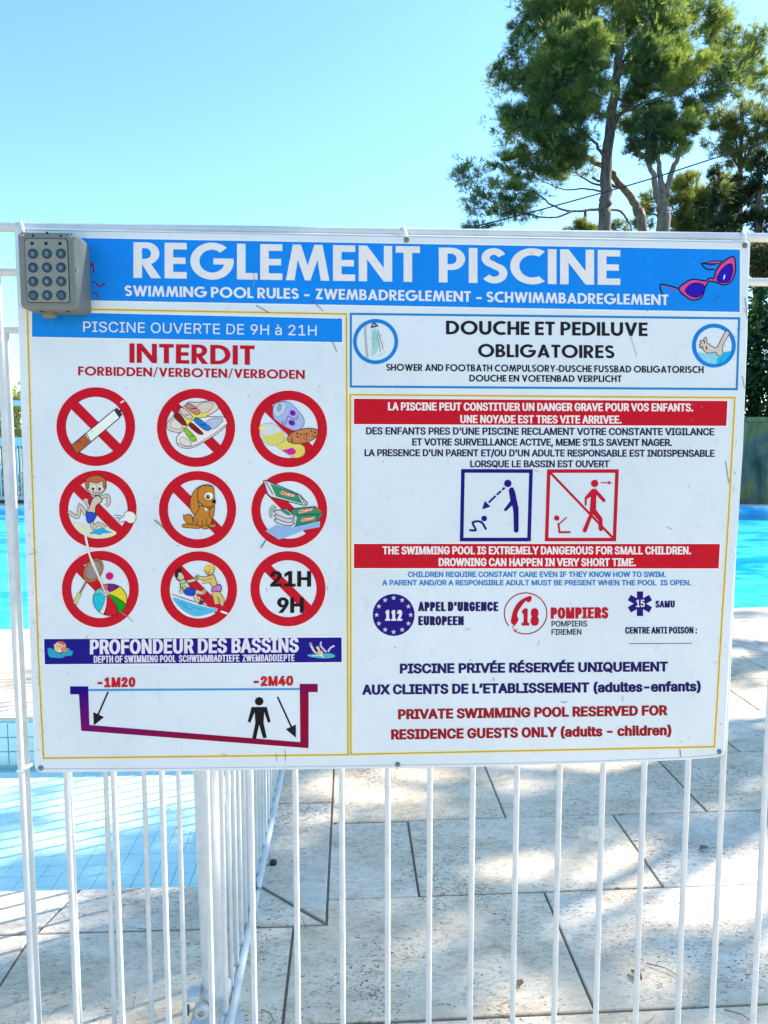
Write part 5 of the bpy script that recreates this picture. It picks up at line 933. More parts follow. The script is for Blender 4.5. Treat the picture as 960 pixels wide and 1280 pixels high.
# emergency emblems
a = Art(); a.fill(ell(492.1, 768.7, 26.2), (20, 6, 132), 2)
for k in range(12):
    an = math.pi*k/6; cx, cy = 492.1+21.3*math.cos(an), 768.7+21.3*math.sin(an); a.fill([(cx+(3.3 if j % 2 == 0 else 1.35)*math.sin(j*math.pi/5), cy-(3.3 if j % 2 == 0 else 1.35)*math.cos(j*math.pi/5)) for j in range(10)], (190, 200, 206), 3)
add_font(a, '112', (481.4, 776), (502.8, 776), 13.4, (206, 220, 240), 3, .26, .2); a.build('emergency_emblem', label='round blue 112 emblem ringed by stars')
t = T(430, 700, 3.692); a = Art(); stroke(a, [(657+26.6*math.cos(R(d)), 766.8+25.6*math.sin(R(d))) for d in range(-218, 128, 6)], 1.4, (150, 20, 40), 2)
a.fill(smooth(t([(845, 170), (866, 168), (862, 190), (848, 196), (838, 190), (805, 235), (800, 262), (806, 275), (790, 300), (772, 292), (772, 270), (785, 225), (810, 190)]), 3, True), (168, 14, 44), 3); stroke(a, smooth(t([(790, 300), (778, 310), (790, 325), (800, 318)])), .9, (150, 20, 40), 3)
add_font(a, '18', (652, 782), (673.4, 782), 21.4, (168, 14, 44), 3.4, .24, .17); a.build('emergency_emblem', label='red telephone emblem with 18')
a = Art()
st_ = []
for k in range(6):
    an = math.pi/3*k-math.pi/2; hw = 3.9; L3 = 15.4; d = (math.cos(an), math.sin(an)); pn = (-d[1], d[0]); r0 = hw/math.tan(math.pi/6)
    st_ += [(800+d[0]*L3-pn[0]*hw, 754.7+d[1]*L3-pn[1]*hw), (800+d[0]*L3+pn[0]*hw, 754.7+d[1]*L3+pn[1]*hw), (800+math.cos(an+math.pi/6)*hw*2, 754.7+math.sin(an+math.pi/6)*hw*2)]
a.fill(st_, (24, 8, 128), 2); add_font(a, '15', (795, 758.8), (806, 758.6), 9, (208, 222, 244), 3, .19, .16); a.build('emergency_emblem', label='blue six-pointed star with 15')

# scratches, chips and specks in the enamel
a = Art()
for p, wd, c in (([(104.5, 658), (108, 676), (112, 694), (116, 704), (124, 722), (131, 740)], [2.4, 2.8, 2.2, 3.4, 2.4, 1.2], (206, 222, 240)), ([(150, 764), (158, 770), (166, 777)], .9, (150, 150, 160)), ([(388, 375), (397, 382), (404, 389)], .8, (90, 90, 90)), ([(326, 685), (333, 674)], 1.2, (70, 90, 90)), ([(193, 650), (201, 657), (206, 662)], 1.6, (120, 140, 140)),
                 ([(788, 420), (792, 432), (796, 446)], .6, (140, 150, 160)), ([(931, 372), (933, 384), (934, 398)], .9, (110, 120, 130)), ([(928, 470), (931, 486)], .9, (110, 120, 130)), ([(907, 576), (909, 590), (911, 604)], .8, (110, 110, 80)), ([(316, 340), (318, 348), (317, 358)], .8, (120, 150, 190)), ([(320, 382), (328, 386), (336, 391)], .8, (70, 70, 70)), ([(415, 427), (418, 432), (421, 440)], .8, (110, 120, 130)),
                 ([(850, 937), (851, 946)], .9, (60, 70, 90)), ([(893, 376), (898, 371), (904, 369)], .7, (60, 110, 170)), ([(345, 942), (346, 952)], .6, (60, 80, 110)), ([(356, 938), (357, 952)], .6, (60, 80, 110)), ([(701, 877), (705, 878.5), (709, 877)], .8, (120, 140, 160)), ([(616, 851), (617, 847), (618, 851)], .8, (110, 140, 150))):
    stroke(a, p, wd, c, 10 if wd != .8 else 6)
stroke(a, smooth([(113, 333), (116, 330), (117, 341)]), 2.2, (120, 20, 90), 4); stroke(a, smooth([(115, 352), (120, 354), (124, 358), (132, 354)]), 1.8, (110, 30, 90), 4); stroke(a, smooth([(116, 366), (121, 367), (122, 373)]), 1.8, (120, 30, 100), 4)
rr = random.Random(5)
for i in range(260):
    x_, y_ = rr.uniform(48, 915), rr.uniform(300, 955); xl = 17+(y_-285)*.041; xr = 937-(y_-300)*.049
    if rr.random() < .35: x_ = rr.choice([xl+rr.uniform(2, 14), xr-rr.uniform(3, 14)])
    x_ = min(max(x_, xl+4), xr-4); y_ = min(max(y_, 300), 942)
    L0 = rr.choice([.6, .8, .9, 1.2, 1.6]) if rr.random() < .86 else rr.uniform(3, 8); an = rr.uniform(0, math.pi)
    dark = rr.choice([(60, 70, 90), (90, 104, 122), (120, 140, 164), (150, 170, 194)])
    stroke(a, [(x_, y_), (x_+L0*math.cos(an), y_+L0*math.sin(an))], rr.uniform(.5, 1.1) if L0 < 2 else .45, dark, 9.5+(i % 7)*.06)
a.build('scratches', kind='stuff')
BOLTM = plain('weathered_bolt', (.16, .165, .175), .5, .4, var=.6, scale=300)
# fixings: bolt heads and the ties over the rail
for (px, py) in ((931, 307), (508, 300), (51, 960), (497, 955.5), (899, 939.5)):
    c = on_fence(px, py, FRONT); mb = MB(); mb.lathe(c, [(.0038, -.0002), (.0038, .0006), (.0028, .0009), (.0026, .0022), (.0012, .0026)], 14, axis='y'); mb.build('bolt', BOLTM, sign)
for (px, py, ptop) in ((932, 303, 289), (507.5, 296, 283), (29, 290, 276)):
    c = on_fence(px, py, FRONT+.002); tp = on_fence(px-3, ptop, .0)
    mb = MB(); mb.tube([c, on_fence(px-1, (py+ptop)/2, FRONT+.001), on_fence(px-3, ptop+2.5, .0078), tp, on_fence(px-3, ptop+3, -.008), on_fence(px-2, py, -.008)], .0021, 8); mb.build('tie', TIE, sign)

# ------------------------------------------------------------ keypad box on the sign's corner
KD = .050
def K(px, py, o=KD): return on_fence(px, py, FRONT+o)
kbase = K(60, 386, 0.)
keypad = thing('keypad_box', kbase, 'grey cast keypad box mounted over the sign\'s top corner', 'keypad')
def loft(rings, mi=0, mb=None):
    mb = mb or MB(); n = len(rings[0]); vs = [p for r in rings for p in r]; fs = []
    for k in range(len(rings)-1):
        for i in range(n): j = (i+1) % n; fs.append((k*n+i, k*n+j, (k+1)*n+j, (k+1)*n+i))
    fs.append(tuple(range((len(rings)-1)*n, len(rings)*n))); mb.add(vs, fs, mi)
    return mb
def rrect(x0, z0, x1, z1, r, y, n=4):           # facing -Y, in metres
    out = []
    for cx, cz, a0 in ((x1-r, z1-r, 0), (x0+r, z1-r, 90), (x0+r, z0+r, 180), (x1-r, z0+r, 270)):
        for i in range(n+1): t_ = R(a0+90*i/n); out.append((cx+r*math.cos(t_), y, cz+r*math.sin(t_)))
    return out
A = K(20.6, 289.5); B = K(98.5, 386.5); X0, X1, Z1, Z0 = A.x, B.x, A.z, B.z; YF = A.y; YB = YF+KD-.0006
rings = [rrect(X0, Z0, X1, Z1, .006, YB), rrect(X0, Z0, X1, Z1, .006, YF+.004), rrect(X0+.0012, Z0+.0012, X1-.0012, Z1-.0012, .005, YF+.001), rrect(X0+.003, Z0+.003, X1-.003, Z1-.003, .004, YF)]
mb = loft([r[::-1] for r in rings]); mb.smooth = [False]*len(mb.f); mb.build('housing', GREY_PLASTIC, keypad)
A2 = K(31.4, 298.6); B2 = K(87.6, 378.3)
mb = loft([r[::-1] for r in [rrect(A2.x-.0008, B2.z-.0008, B2.x+.0008, A2.z+.0008, .004, YF+.0004), rrect(A2.x-.0008, B2.z-.0008, B2.x+.0008, A2.z+.0008, .004, YF-.0006)]]); mb.build('faceplate_seam', DARK, keypad)
mb = loft([r[::-1] for r in [rrect(A2.x, B2.z, B2.x, A2.z, .004, YF+.0004), rrect(A2.x, B2.z, B2.x, A2.z, .004, YF-.0014), rrect(A2.x+.0006, B2.z+.0006, B2.x-.0006, A2.z-.0006, .0036, YF-.002)]]); mb.build('faceplate', GREY_LIGHT, keypad)
mb = MB(); q0 = K(91.5, 300); q1 = K(96.5, 357); mb.box((q0.x, YF-.0016, q1.z), (q1.x, YF+.001, q0.z), bev=0); mb.build('side_strip', GREY_LIGHT, keypad)
DIGIT = plain('digit_print', (.30, .36, .38), .6)
lab = iter('123456789 0 ')
kp = None
for r_, yy in enumerate((317.4, 334.7, 352.0, 369.3)):
    for c_, xx in enumerate((41.4, 58.9, 76.6)):
        c = K(xx+r_*.15, yy, KD+.002); mb = MB(); mb.lathe((c.x, YF-.0019, c.z), [(.0062, 0), (.0062, .0006), (.0050, .0008)], 24, axis='y')
        if kp is None: kr = kp = mb.build('key', KEY_RIM, keypad, at=(c.x, YF-.0019, c.z))
        else: kr = share(kp, Vector((c.x, YF-.0019, c.z))-Vector(kbase), keypad)
        mb = MB(); mb.lathe((c.x, YF-.0024, c.z), [(.0039, 0), (.0038, .0008), (.0031, .0011)], 20, axis='y'); cap = mb.build('key_cap', KEY_TOP, kr)
        dg = next(lab)
        if dg != ' ':
            kx, ky = xx+r_*.15, yy
            D_ = Art(); GX = GLYPHS[dg]; sc_ = .0042/509; mx_ = (min(p[0] for l in GX[1] for p in l)+max(p[0] for l in GX[1] for p in l))/2
            vs_, fs_ = solid_tris([[((p[0]-mx_)*sc_, (p[1]-254)*sc_) for p in l] for l in GX[1]]); D_.mb.add([(c.x+p.x, YF-.00375, c.z+p.y) for p in vs_], [tuple(f) for f in fs_], D_.mi(DIGIT)); D_.mb.build('digit', D_.mats, kr)
HOLE = plain('drill_hole', (.01, .012, .014), .9)
for px, py, rd in ((41, 304.9, .0023), (58.6, 305, .0023), (76, 305.2, .0023)):
    c = K(px, py); mb = MB(); mb.lathe((c.x, YF-.0019, c.z), [(rd, 0), (rd*.9, .0004)], 14, axis='y'); mb.build('indicator_hole', HOLE, keypad)
for px, py in ((41.4, 294.6), (76.4, 295.2), (59.1, 291.3)):
    c = K(px, py); mb = MB(); mb.lathe((c.x, YF+.0002, c.z), [(.0017, 0), (.0015, .0005)], 12, axis='y'); mb.build('drill_hole', HOLE, keypad)
for px, py in ((28.3, 292.5), (90.2, 294.2), (95.6, 339)):
    c = K(px, py); mb = MB(); mb.lathe((c.x, YF, c.z), [(.0029, 0), (.0029, .001), (.0022, .0014)], 16, axis='y'); s_ = mb.build('screw', STEEL, keypad)
    mb = MB(); mb.lathe((c.x, YF-.0013, c.z), [(.0011, 0), (.0010, .0004)], 8, axis='y'); mb.build('socket', HOLE, s_)
gl_ = on_fence(62, 396, FRONT+.02); mb = MB(); mb.lathe((gl_.x, gl_.y, Z0-.007), [(.007, 0), (.009, .002), (.009, .008)], 18); mb.build('cable_gland', GREY_PLASTIC, keypad)
for px in (44, 78):
    c = K(px, 389); mb = MB(); mb.lathe((c.x, YF+.02, Z0-.0008), [(.0022, 0), (.0022, .001)], 10); mb.build('drain_hole', HOLE, keypad)

# ------------------------------------------------------------ small things on the deck
q = at_ground(341.5, 1080); mb = MB(); mb.lathe((q.x, q.y, 0), [(.0095, .0005), (.0095, .007), (.007, .010), (.002, .011)], 20); o = mb.build('pipe_cap', DARK, at=(q.x, q.y, 0), label='small black round cap sticking out of the coping by the side fence', cat='cap')
NEED = plain('dry_needles', (.22, .14, .07), .9, var=.4); mb = MB(); rr = random.Random(3)
for i in range(210):
    x_, y_ = rr.uniform(-1.2, 3.2), rr.uniform(1.2, 4.6)
    if SP[0] < x_ < SP[2] and SP[1] < y_ < SP[3]: continue
    if y_ > near_edge(x_)-.05: continue
    L0 = rr.uniform(.012, .05); an = rr.uniform(0, 6.3); b_a = rr.uniform(-.5, .5)
    mb.tube([(x_, y_, .0035), (x_+L0*.5*math.cos(an), y_+L0*.5*math.sin(an), .005), (x_+L0*math.cos(an+b_a), y_+L0*math.sin(an+b_a), .0035)], .00055, 4)
mb.build('pine_needle_litter', NEED, kind='stuff', label='dry brown pine needles and bits scattered over the slabs')
def curl_leaf(px, py, s, rot, label):
    q = at_ground(px, py); mb = MB(); n = 6; vs = []
    for i in range(n+1):
        u = i/n; wd = s*.34*math.sin(math.pi*min(.97, u+.03)); 
        for k in (-1, 0, 1): vs.append((q.x+(u-.5)*s*math.cos(rot)-k*wd*math.sin(rot), q.y+(u-.5)*s*math.sin(rot)+k*wd*math.cos(rot), .004+abs(k)*s*.10+.12*s*math.sin(u*3)))
    fs = [(i*3+k, (i+1)*3+k, (i+1)*3+k+1, i*3+k+1) for i in range(n) for k in (0, 1)]
    mb.add(vs, fs); o = mb.build('dry_leaf', NEED, at=(q.x, q.y, 0), label=label, cat='leaf', group='dry leaves fallen on the paving')
curl_leaf(880, 1063, .03, .3, 'curled brown leaf lying on a slab near the right-hand fence bars')
curl_leaf(795, 1222, .03, 2., 'dark curled leaf on the near paving below the sign')
curl_leaf(650, 1232, .022, 1.1, 'small broken leaf beside the long near joint of the paving')
def twig(px0, py0, px1, py1, label):
    a_, b2 = at_ground(px0, py0, .005), at_ground(px1, py1, .005); mb = MB(); m_ = a_.lerp(b2, .5)+Vector((.004, .003, .003)); mb.tube([a_, m_, b2], [.0012, .001, .0006], 5); mb.build('twig', NEED, at=a_, label=label, cat='twig', group='twigs dropped on the paving')
twig(808, 1204, 850, 1221, 'thin straight twig lying across a pale slab under the right half of the sign')
twig(327, 1262, 343, 1278, 'short dark twig at the bottom of the picture beside the post')
twig(905, 1262, 945, 1280, 'long pale twig at the bottom right of the picture')
# ------------------------------------------------------------ background: far fence, wall, hedges
far_f = thing('slatted_pool_fence', (-6.2, 12.85, 0), 'white railing with close uprights along the far left side of the big pool', 'railing')
FYl = lambda x: far_edge(x)+.45
hT = at_depth(15, 504, 12.85).z; hM = at_depth(15, 552, 12.85).z
fx0, fx1 = -8.8, 2.4
for z, r_ in ((hT, .045), (hM, .07), (.08, .03)):
    mb = MB(); mb.box((0, 0, 0), (1, 1, 1)); mb = MB()
    vs = []; 
    for x in (fx0, fx1):
        y = FYl(x); vs += [(x, y-.03, z-r_), (x, y+.03, z-r_), (x, y+.03, z+r_), (x, y-.03, z+r_)]
    mb.add(vs, [(0, 1, 5, 4), (1, 2, 6, 5), (2, 3, 7, 6), (3, 0, 4, 7), (0, 3, 2, 1), (4, 5, 6, 7)]); mb.build('rail', PAINT, far_f)
mb = MB(); x = fx0
while x < fx1: mb.box((x, FYl(x)-.012, .08), (x+.026, FYl(x)+.012, hM)); x += .056
mb.build('upright', PAINT, far_f, kind='stuff')
x = fx0
while x <= fx1:
    mb = MB(); mb.box((x-.04, FYl(x)-.045, 0), (x+.04, FYl(x)+.045, hT+.03)); mb.build('post', PAINT, far_f); x += 2.2
WALLM, nt, b = new_mat('old_render'); v = position(nt, (1, 1, .5)); n1 = noise_n(nt, 1.8, 7, .65, v, .6)
r1_ = ramp(nt, n1.outputs[0], [(.34, (.02, .035, .025)), (.46, (.09, .11, .095)), (.54, (.20, .17, .05)), (.64, (.26, .27, .25))]); nt.links.new(r1_.outputs[0], b.inputs['Base Color']); b.inputs['Roughness'].default_value = .9; bump(nt, b, n1.outputs[0], .6, .05)
wz = at_depth(945, 527, 12.3).z
wl = thing('retaining_wall', (6, 12.3, 0), 'mossy grey retaining wall behind the far right side of the pool', 'wall')
def wy(x): return far_edge(x)+.34
x = 2.5; rr = random.Random(9)
row_h = wz/5
for r_ in range(5):
    x = 2.5-(.3 if r_ % 2 else 0)
    while x < 14:
        wd = rr.uniform(.42, .78); mb = MB(); d = rr.uniform(0, .03)
        mb.box((x+.003, wy(x)+.0-d*.3+.05, r_*row_h+.003), (x+wd-.003, wy(x)+.4, (r_+1)*row_h-.003), bev=.0); mb.build('stone', WALLM, wl); x += wd
mb = MB(); mb.add([(2.4, wy(2.4)-.0, wz), (14, wy(14), wz), (14, wy(14)+.5, wz), (2.4, wy(2.4)+.5, wz), (2.4, wy(2.4), wz+.07), (14, wy(14), wz+.07), (14, wy(14)+.5, wz+.07), (2.4, wy(2.4)+.5, wz+.07)], [(0,3,2,1),(4,5,6,7),(0,1,5,4),(1,2,6,5),(2,3,7,6),(3,0,4,7)]); mb.build('coping', WALLM, wl)
mb = MB(); mb.add([(2.5, wy(2.5)+.06, 0), (14, wy(14)+.06, 0), (14, wy(14)+.06, wz), (2.5, wy(2.5)+.06, wz)], [(0, 1, 2, 3)]); mb.build('mortar', WALLM, wl)

# ------------------------------------------------------------ foliage: thousands of small faces per crown
def tri_mesh(name, V, F, shade, mat, parent=None, at=None, nper=3, **kw):
    loc = Vector(at) if at is not None else (origin_of(parent) if parent else Vector((0, 0, 0)))
    V = V-np.array(loc); me = bpy.data.meshes.new(name); nf = len(F)
    me.vertices.add(len(V)); me.vertices.foreach_set('co', V.astype(np.float32).ravel())
    me.loops.add(nf*nper); me.loops.foreach_set('vertex_index', F.astype(np.int32).ravel())
    me.polygons.add(nf); me.polygons.foreach_set('loop_start', np.arange(0, nf*nper, nper, dtype=np.int32)); me.polygons.foreach_set('loop_total', np.full(nf, nper, dtype=np.int32))
    at_ = me.attributes.new('shade', 'FLOAT', 'POINT'); at_.data.foreach_set('value', shade.astype(np.float32))
    me.materials.append(mat); me.update(); me.validate()
    o = bpy.data.objects.new(name, me); COL.objects.link(o); o.parent = parent; o.location = loc-(origin_of(parent) if parent else Vector((0, 0, 0)))
    return prop(o, kw.get('label'), kw.get('cat'), kw.get('group'), kw.get('kind'))
def tufts(blobs, per, needle=.20, wdt=.022, k=6, up=.35, seed=1, gap=.35):
    """needle tufts spread through blobs (centre xyz, radii xyz, density, tone)"""
    r = np.random.default_rng(seed); Vs = []; Fs = []; Sh = []; base = 0
    for (c, rad, dens, tone) in blobs:
        c = np.array(c, float); rad = np.array(rad, float); vol = (rad[0]*rad[1]+rad[0]*rad[2]+rad[1]*rad[2])/3
        n = max(20, int(per*vol*dens)); ns = max(5, int(10+15*vol**.5))
        sd = r.normal(size=(ns, 3)); sd /= np.linalg.norm(sd, axis=1)[:, None]; sc = sd*(r.uniform(.35, .95, (ns, 1)))
        sr = r.uniform(.16, .40, ns); stn = r.normal(0, .10, ns)
        pick = r.integers(0, ns, n); d = r.normal(size=(n, 3)); d /= np.linalg.norm(d, axis=1)[:, None]
        d *= (r.uniform(0, 1, (n, 1))**.45)*sr[pick][:, None]; q = sc[pick]+d*[1, 1, .8]
        P = c+q*rad
        out = q/np.maximum(.2, np.linalg.norm(q, axis=1))[:, None]; ax = out*.55+d/np.maximum(.05, sr[pick][:, None])*.5+np.array([0, 0, up])+r.normal(0, .28, (n, 3)); ax /= np.linalg.norm(ax, axis=1)[:, None]
        tone_p = tone+stn[pick]+r.normal(0, .05, n)+.10*q[:, 2]  # light painted into the tone: needles paler towards each clump's top
        for j in range(k):
            dv = ax+r.normal(0, .34, (n, 3)); dv /= np.linalg.norm(dv, axis=1)[:, None]
            sdv = np.cross(dv, r.normal(size=(n, 3))); sdv /= np.linalg.norm(sdv, axis=1)[:, None]
            L0 = needle*r.uniform(.6, 1.15, (n, 1)); w0 = wdt*r.uniform(.6, 1.2, (n, 1))
            o0 = P+r.normal(0, needle*.12, (n, 3))
            V = np.stack([o0-sdv*w0*.5, o0+sdv*w0*.5, o0+dv*L0], 1).reshape(-1, 3); Vs.append(V)
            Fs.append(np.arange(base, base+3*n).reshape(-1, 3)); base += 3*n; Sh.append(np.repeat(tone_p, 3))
    return np.concatenate(Vs), np.concatenate(Fs), np.concatenate(Sh)
def leaves(boxes, n, size, seed=1, tone=0.):
    r = np.random.default_rng(seed); Vs = []; Fs = []; Sh = []; base = 0
    for (c, rad, share_) in boxes:
        m = int(n*share_); d = r.normal(size=(m, 3)); d /= np.linalg.norm(d, axis=1)[:, None]; d *= r.uniform(.55, 1.03, (m, 1)); P = np.array(c)+d*np.array(rad)
        P += .12*np.sin(P*7+r.uniform(0, 6, 3))*np.array([1, 1, .7])
        a_ = r.normal(size=(m, 3)); a_ /= np.linalg.norm(a_, axis=1)[:, None]; b_ = np.cross(a_, r.normal(size=(m, 3))); b_ /= np.linalg.norm(b_, axis=1)[:, None]
        s = size*r.uniform(.5, 1.3, (m, 1)); V = np.stack([P-a_*s, P+b_*s*.5, P+a_*s, P-b_*s*.5], 1).reshape(-1, 3); Vs.append(V)
        Fs.append(np.arange(base, base+4*m).reshape(-1, 4)); base += 4*m; Sh.append(np.repeat(tone+.12*np.sin(P[:, 0]*2.3)*np.sin(P[:, 2]*3.1)+r.normal(0, .10, m), 4))
    return np.concatenate(Vs), np.concatenate(Fs), np.concatenate(Sh)
PINE = foliage_mat('pine_needles', (.034, .115, .070), (.36, .44, .085))
PINE2 = foliage_mat('pale_pine_needles', (.06, .13, .06), (.34, .36, .08))
CONI = foliage_mat('dark_conifer_needles', (.012, .038, .020), (.10, .14, .03), .35)
LEAF = foliage_mat('laurel_leaves', (.014, .055, .018), (.07, .15, .03), .35)
YEL = foliage_mat('pale_shrub_leaves', (.26, .29, .09), (.62, .60, .22), .45)
BARK = bark_mat('pine_bark', (.07, .055, .05), (.25, .20, .17)); BARK2 = bark_mat('pale_bark', (.12, .09, .07), (.34, .27, .21))
def blob_px(lst, Y, jit=0., tone0=0., seed=0, thick=1.):
    r = random.Random(seed); out = []
    for e in lst:
        px, py, rx_, rz_ = e[:4]; dy = e[4] if len(e) > 4 else r.uniform(-1, 1)*jit; dens = e[5] if len(e) > 5 else 1.; tone = e[6] if len(e) > 6 else 0.
        yy = Y+dy; c = at_depth(px, py, yy); m = yy/FPX
        out.append(((c.x, c.y, c.z), (rx_*m, (rx_+rz_)/2*m*thick, rz_*m), dens, tone+tone0))
    return out
def path_px(lst, Y): return [at_depth(px, py, Y+(e[0] if e else 0)) for px, py, *e in lst]
def wobbly(pts, k=5, amp=.04, seed=0):
    r = random.Random(seed); P = [Vector(p) for p in pts]; out = []
    for i in range(len(P)-1):
        a, b, c, d = P[max(i-1, 0)], P[i], P[i+1], P[min(i+2, len(P)-1)]
        for j in range(k):
            t_ = j/k; q = .5*((2*b)+(c-a)*t_+(2*a-5*b+4*c-d)*t_*t_+(3*b-a-3*c+d)*t_**3); out.append(q+Vector((r.uniform(-amp, amp), r.uniform(-amp, amp), 0)))
    out.append(P[-1]); return out
def trunk(name, pts, r0, r1, parent, mat=BARK, amp=.03, seed=0, n=12):
    P = wobbly(pts, 5, amp, seed); N = len(P); mb = MB(); mb.tube(P, [r0+(r1-r0)*(i/(N-1))**.8 for i in range(N)], n); return mb.build(name, mat, parent)

# main pine
Y1 = 20.
m1 = Y1/FPX
base = at_depth(748, 420, Y1); base.z = 1.15
pine = thing('pine_tree', base, 'tall pine with the thick straight dark trunk and the biggest bushy crown', 'tree', 'pines behind the pool')
tk = path_px([(754, 291), (757, 250), (759, 200), (763, 150), (770, 100), (776, 55), (782, 0), (788, -60)], Y1)
trunk('trunk', [base]+tk,   .18, .08, pine, seed=1)
for i, (pts, r0) in enumerate([([(757, 205, 0), (748, 185, -.3), (728, 165, -.6), (700, 150, -.9)], .07), ([(759, 200, 0), (762, 170, .4), (778, 140, .5), (805, 118, .3)], .07), ([(764, 150, 0), (800, 130, -.5), (840, 118, -.8), (885, 100, -1)], .06), ([(768, 110), (735, 90, .6), (690, 70, 1)], .06),
      ([(757, 262), (742, 262, -.3), (715, 264, -.6), (690, 257, -.8), (668, 240, -1), (640, 235, -1)], .055), ([(715, 264, -.6), (690, 272, -.9), (660, 268, -1.), (620, 255, -1.2), (590, 235, -1.2)], .04), ([(756, 232), (738, 228, .5), (715, 215, .6), (690, 225, .8)], .045), ([(755, 240), (730, 236, .2), (700, 236, .5), (670, 222, .8)], .04),
      ([(757, 262), (775, 264, .3), (786, 278, .3), (793, 292, .3)], .06), ([(772, 85), (800, 60, .4), (850, 45, .8)], .06), ([(768, 120, 0), (820, 150, -.7), (860, 150, -.9), (905, 120, -1.2)], .045)]):
    trunk('branch', path_px(pts, Y1), r0*.72, r0*.25, pine, seed=10+i, n=8)
BL = [(668, 14, 28, 26, -.5, .8, -.05), (650, 52, 18, 26, 0, .6, -.1), (705, 20, 40, 34, 0, 1.2, .0), (760, 10, 55, 40, .6), (815, 20, 45, 36, 0, 1, .12), (720, 60, 44, 36, -.8, 1.2, .05), (700, 95, 45, 36, -.8, 1.2, -.05), (660, 100, 24, 18, 0, .7, -.05), (640, 98, 26, 16, .3, .55, 0), (622, 88, 12, 14, .3, .45, 0), (690, 130, 42, 34, -.5, 1.2, -.05), (648, 150, 32, 20, 0, .9, 0), (632, 160, 16, 14, 0, .6, .1),  # last value is painted tone: lighter for sunlit clumps, darker for shaded ones
      (672, 175, 38, 26, -.5, 1.2, -.1), (705, 170, 36, 30, -.6, 1.2, -.15), (715, 195, 22, 16, 0, .9, -.1), (745, 115, 30, 34, -1.2, 1., .1), (735, 60, 26, 30, -1.5, 1, .2), (840, 62, 42, 38, 0, 1.1, .2), (850, 85, 36, 26, -.6, 1.1, .14), (815, 75, 32, 32, -1, 1, .05), (795, 95, 25, 25, .3, 1, -.1), (835, 100, 34, 16, 0, 1., -.15), (880, 18, 32, 34, .8, .8, .02), (905, 40, 20, 30, 1, .6, -.02),
      (890, 88, 34, 26, .2, .7, -.02), (905, 110, 30, 18, 0, .55, -.05), (930, 75, 24, 30, .6, .5, 0), (948, 50, 14, 22, .6, .4, 0), (870, 130, 24, 14, 0, .8, -.1), (800, 130, 26, 16, 0, .9, -.1), (775, 150, 20, 16, .6, .6, .12), (825, 135, 16, 12, 0, .8, -.1), (955, 100, 24, 20, 1, .6, 0),
      (588, 215, 22, 13, -1.2, .42, .1), (640, 205, 28, 13, -.5, .8, 0), (668, 218, 26, 16, -.2, .9, -.05), (650, 240, 34, 16, -1, .75, -.08), (608, 238, 24, 13, -1.2, .5, -.02), (628, 262, 28, 12, -1, .5, -.08), (595, 260, 18, 10, -1.2, .35, -.05), (575, 225, 10, 10, -1.2, .3, .1), (600, 282, 24, 5, -1, .5, -.05), (655, 270, 16, 8, -1, .4, -.05), (700, 200, 26, 14, .6, .6, .15), (695, 222, 20, 10, .6, .5, .1)]
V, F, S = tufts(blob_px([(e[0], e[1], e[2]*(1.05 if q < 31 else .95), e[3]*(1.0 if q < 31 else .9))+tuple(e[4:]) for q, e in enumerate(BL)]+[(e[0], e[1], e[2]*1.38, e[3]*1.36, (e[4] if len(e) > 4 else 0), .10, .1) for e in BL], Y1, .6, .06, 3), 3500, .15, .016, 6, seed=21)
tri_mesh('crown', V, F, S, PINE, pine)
# leaning pine and the forked one beside it
b2 = at_depth(806, 420, 21.); b2.z = 1.2
lean = thing('pine_tree', b2, 'slender pine with a pale bare trunk bending left behind the thick one', 'tree', 'pines behind the pool')
trunk('trunk', [b2]+path_px([(803, 292), (797, 265), (787, 245), (772, 228), (762, 212), (745, 204), (730, 192)], 21), .15, .05, lean, BARK2, seed=4)
trunk('branch', path_px([(790, 252), (778, 236), (765, 232), (740, 222)], 21), .06, .03, lean, BARK2, seed=5, n=8)
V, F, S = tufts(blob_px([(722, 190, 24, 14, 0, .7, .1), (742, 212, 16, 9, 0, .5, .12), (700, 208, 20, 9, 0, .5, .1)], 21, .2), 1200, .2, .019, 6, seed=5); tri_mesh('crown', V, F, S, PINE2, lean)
b3 = at_depth(830, 420, 19.5); b3.z = 1.1
fork = thing('pine_tree', b3, 'smaller pine right of the thick trunk, forking into three stems under a round tuft', 'tree', 'pines behind the pool')
trunk('trunk', [b3]+path_px([(829, 292), (829, 270), (828, 250)], 19.5), .19, .14, fork, BARK2, seed=6)
for i, pts in enumerate([[(827, 262), (822, 240), (816, 220), (812, 203), (808, 180)], [(829, 255), (828, 232), (824, 205), (824, 175)], [(831, 258), (834, 235), (841, 212), (848, 196), (855, 170)], [(812, 203), (800, 190), (790, 170)]]): trunk('branch', path_px(pts, 19.5), .10 if i < 3 else .05, .04, fork, BARK2, seed=7+i, n=9)
trunk('branch', path_px([(830, 270), (818, 268), (806, 262)], 19.5), .03, .02, fork, BARK2, seed=19, n=7)
V, F, S = tufts(blob_px([(828, 165, 32, 24, 0, 1.1, .1), (850, 158, 24, 24, 0, 1., .3), (838, 182, 34, 18, 0, 1, .1), (800, 170, 24, 24, 0, 1, -.08), (802, 195, 24, 12, 0, .9, -.15), (870, 150, 12, 20, 0, .7, .3), (822, 148, 26, 14, 0, .8, .15)], 19.5, .3), 2800, .15, .018, 6, up=.6, seed=6); tri_mesh('crown', V, F, S, PINE, fork)
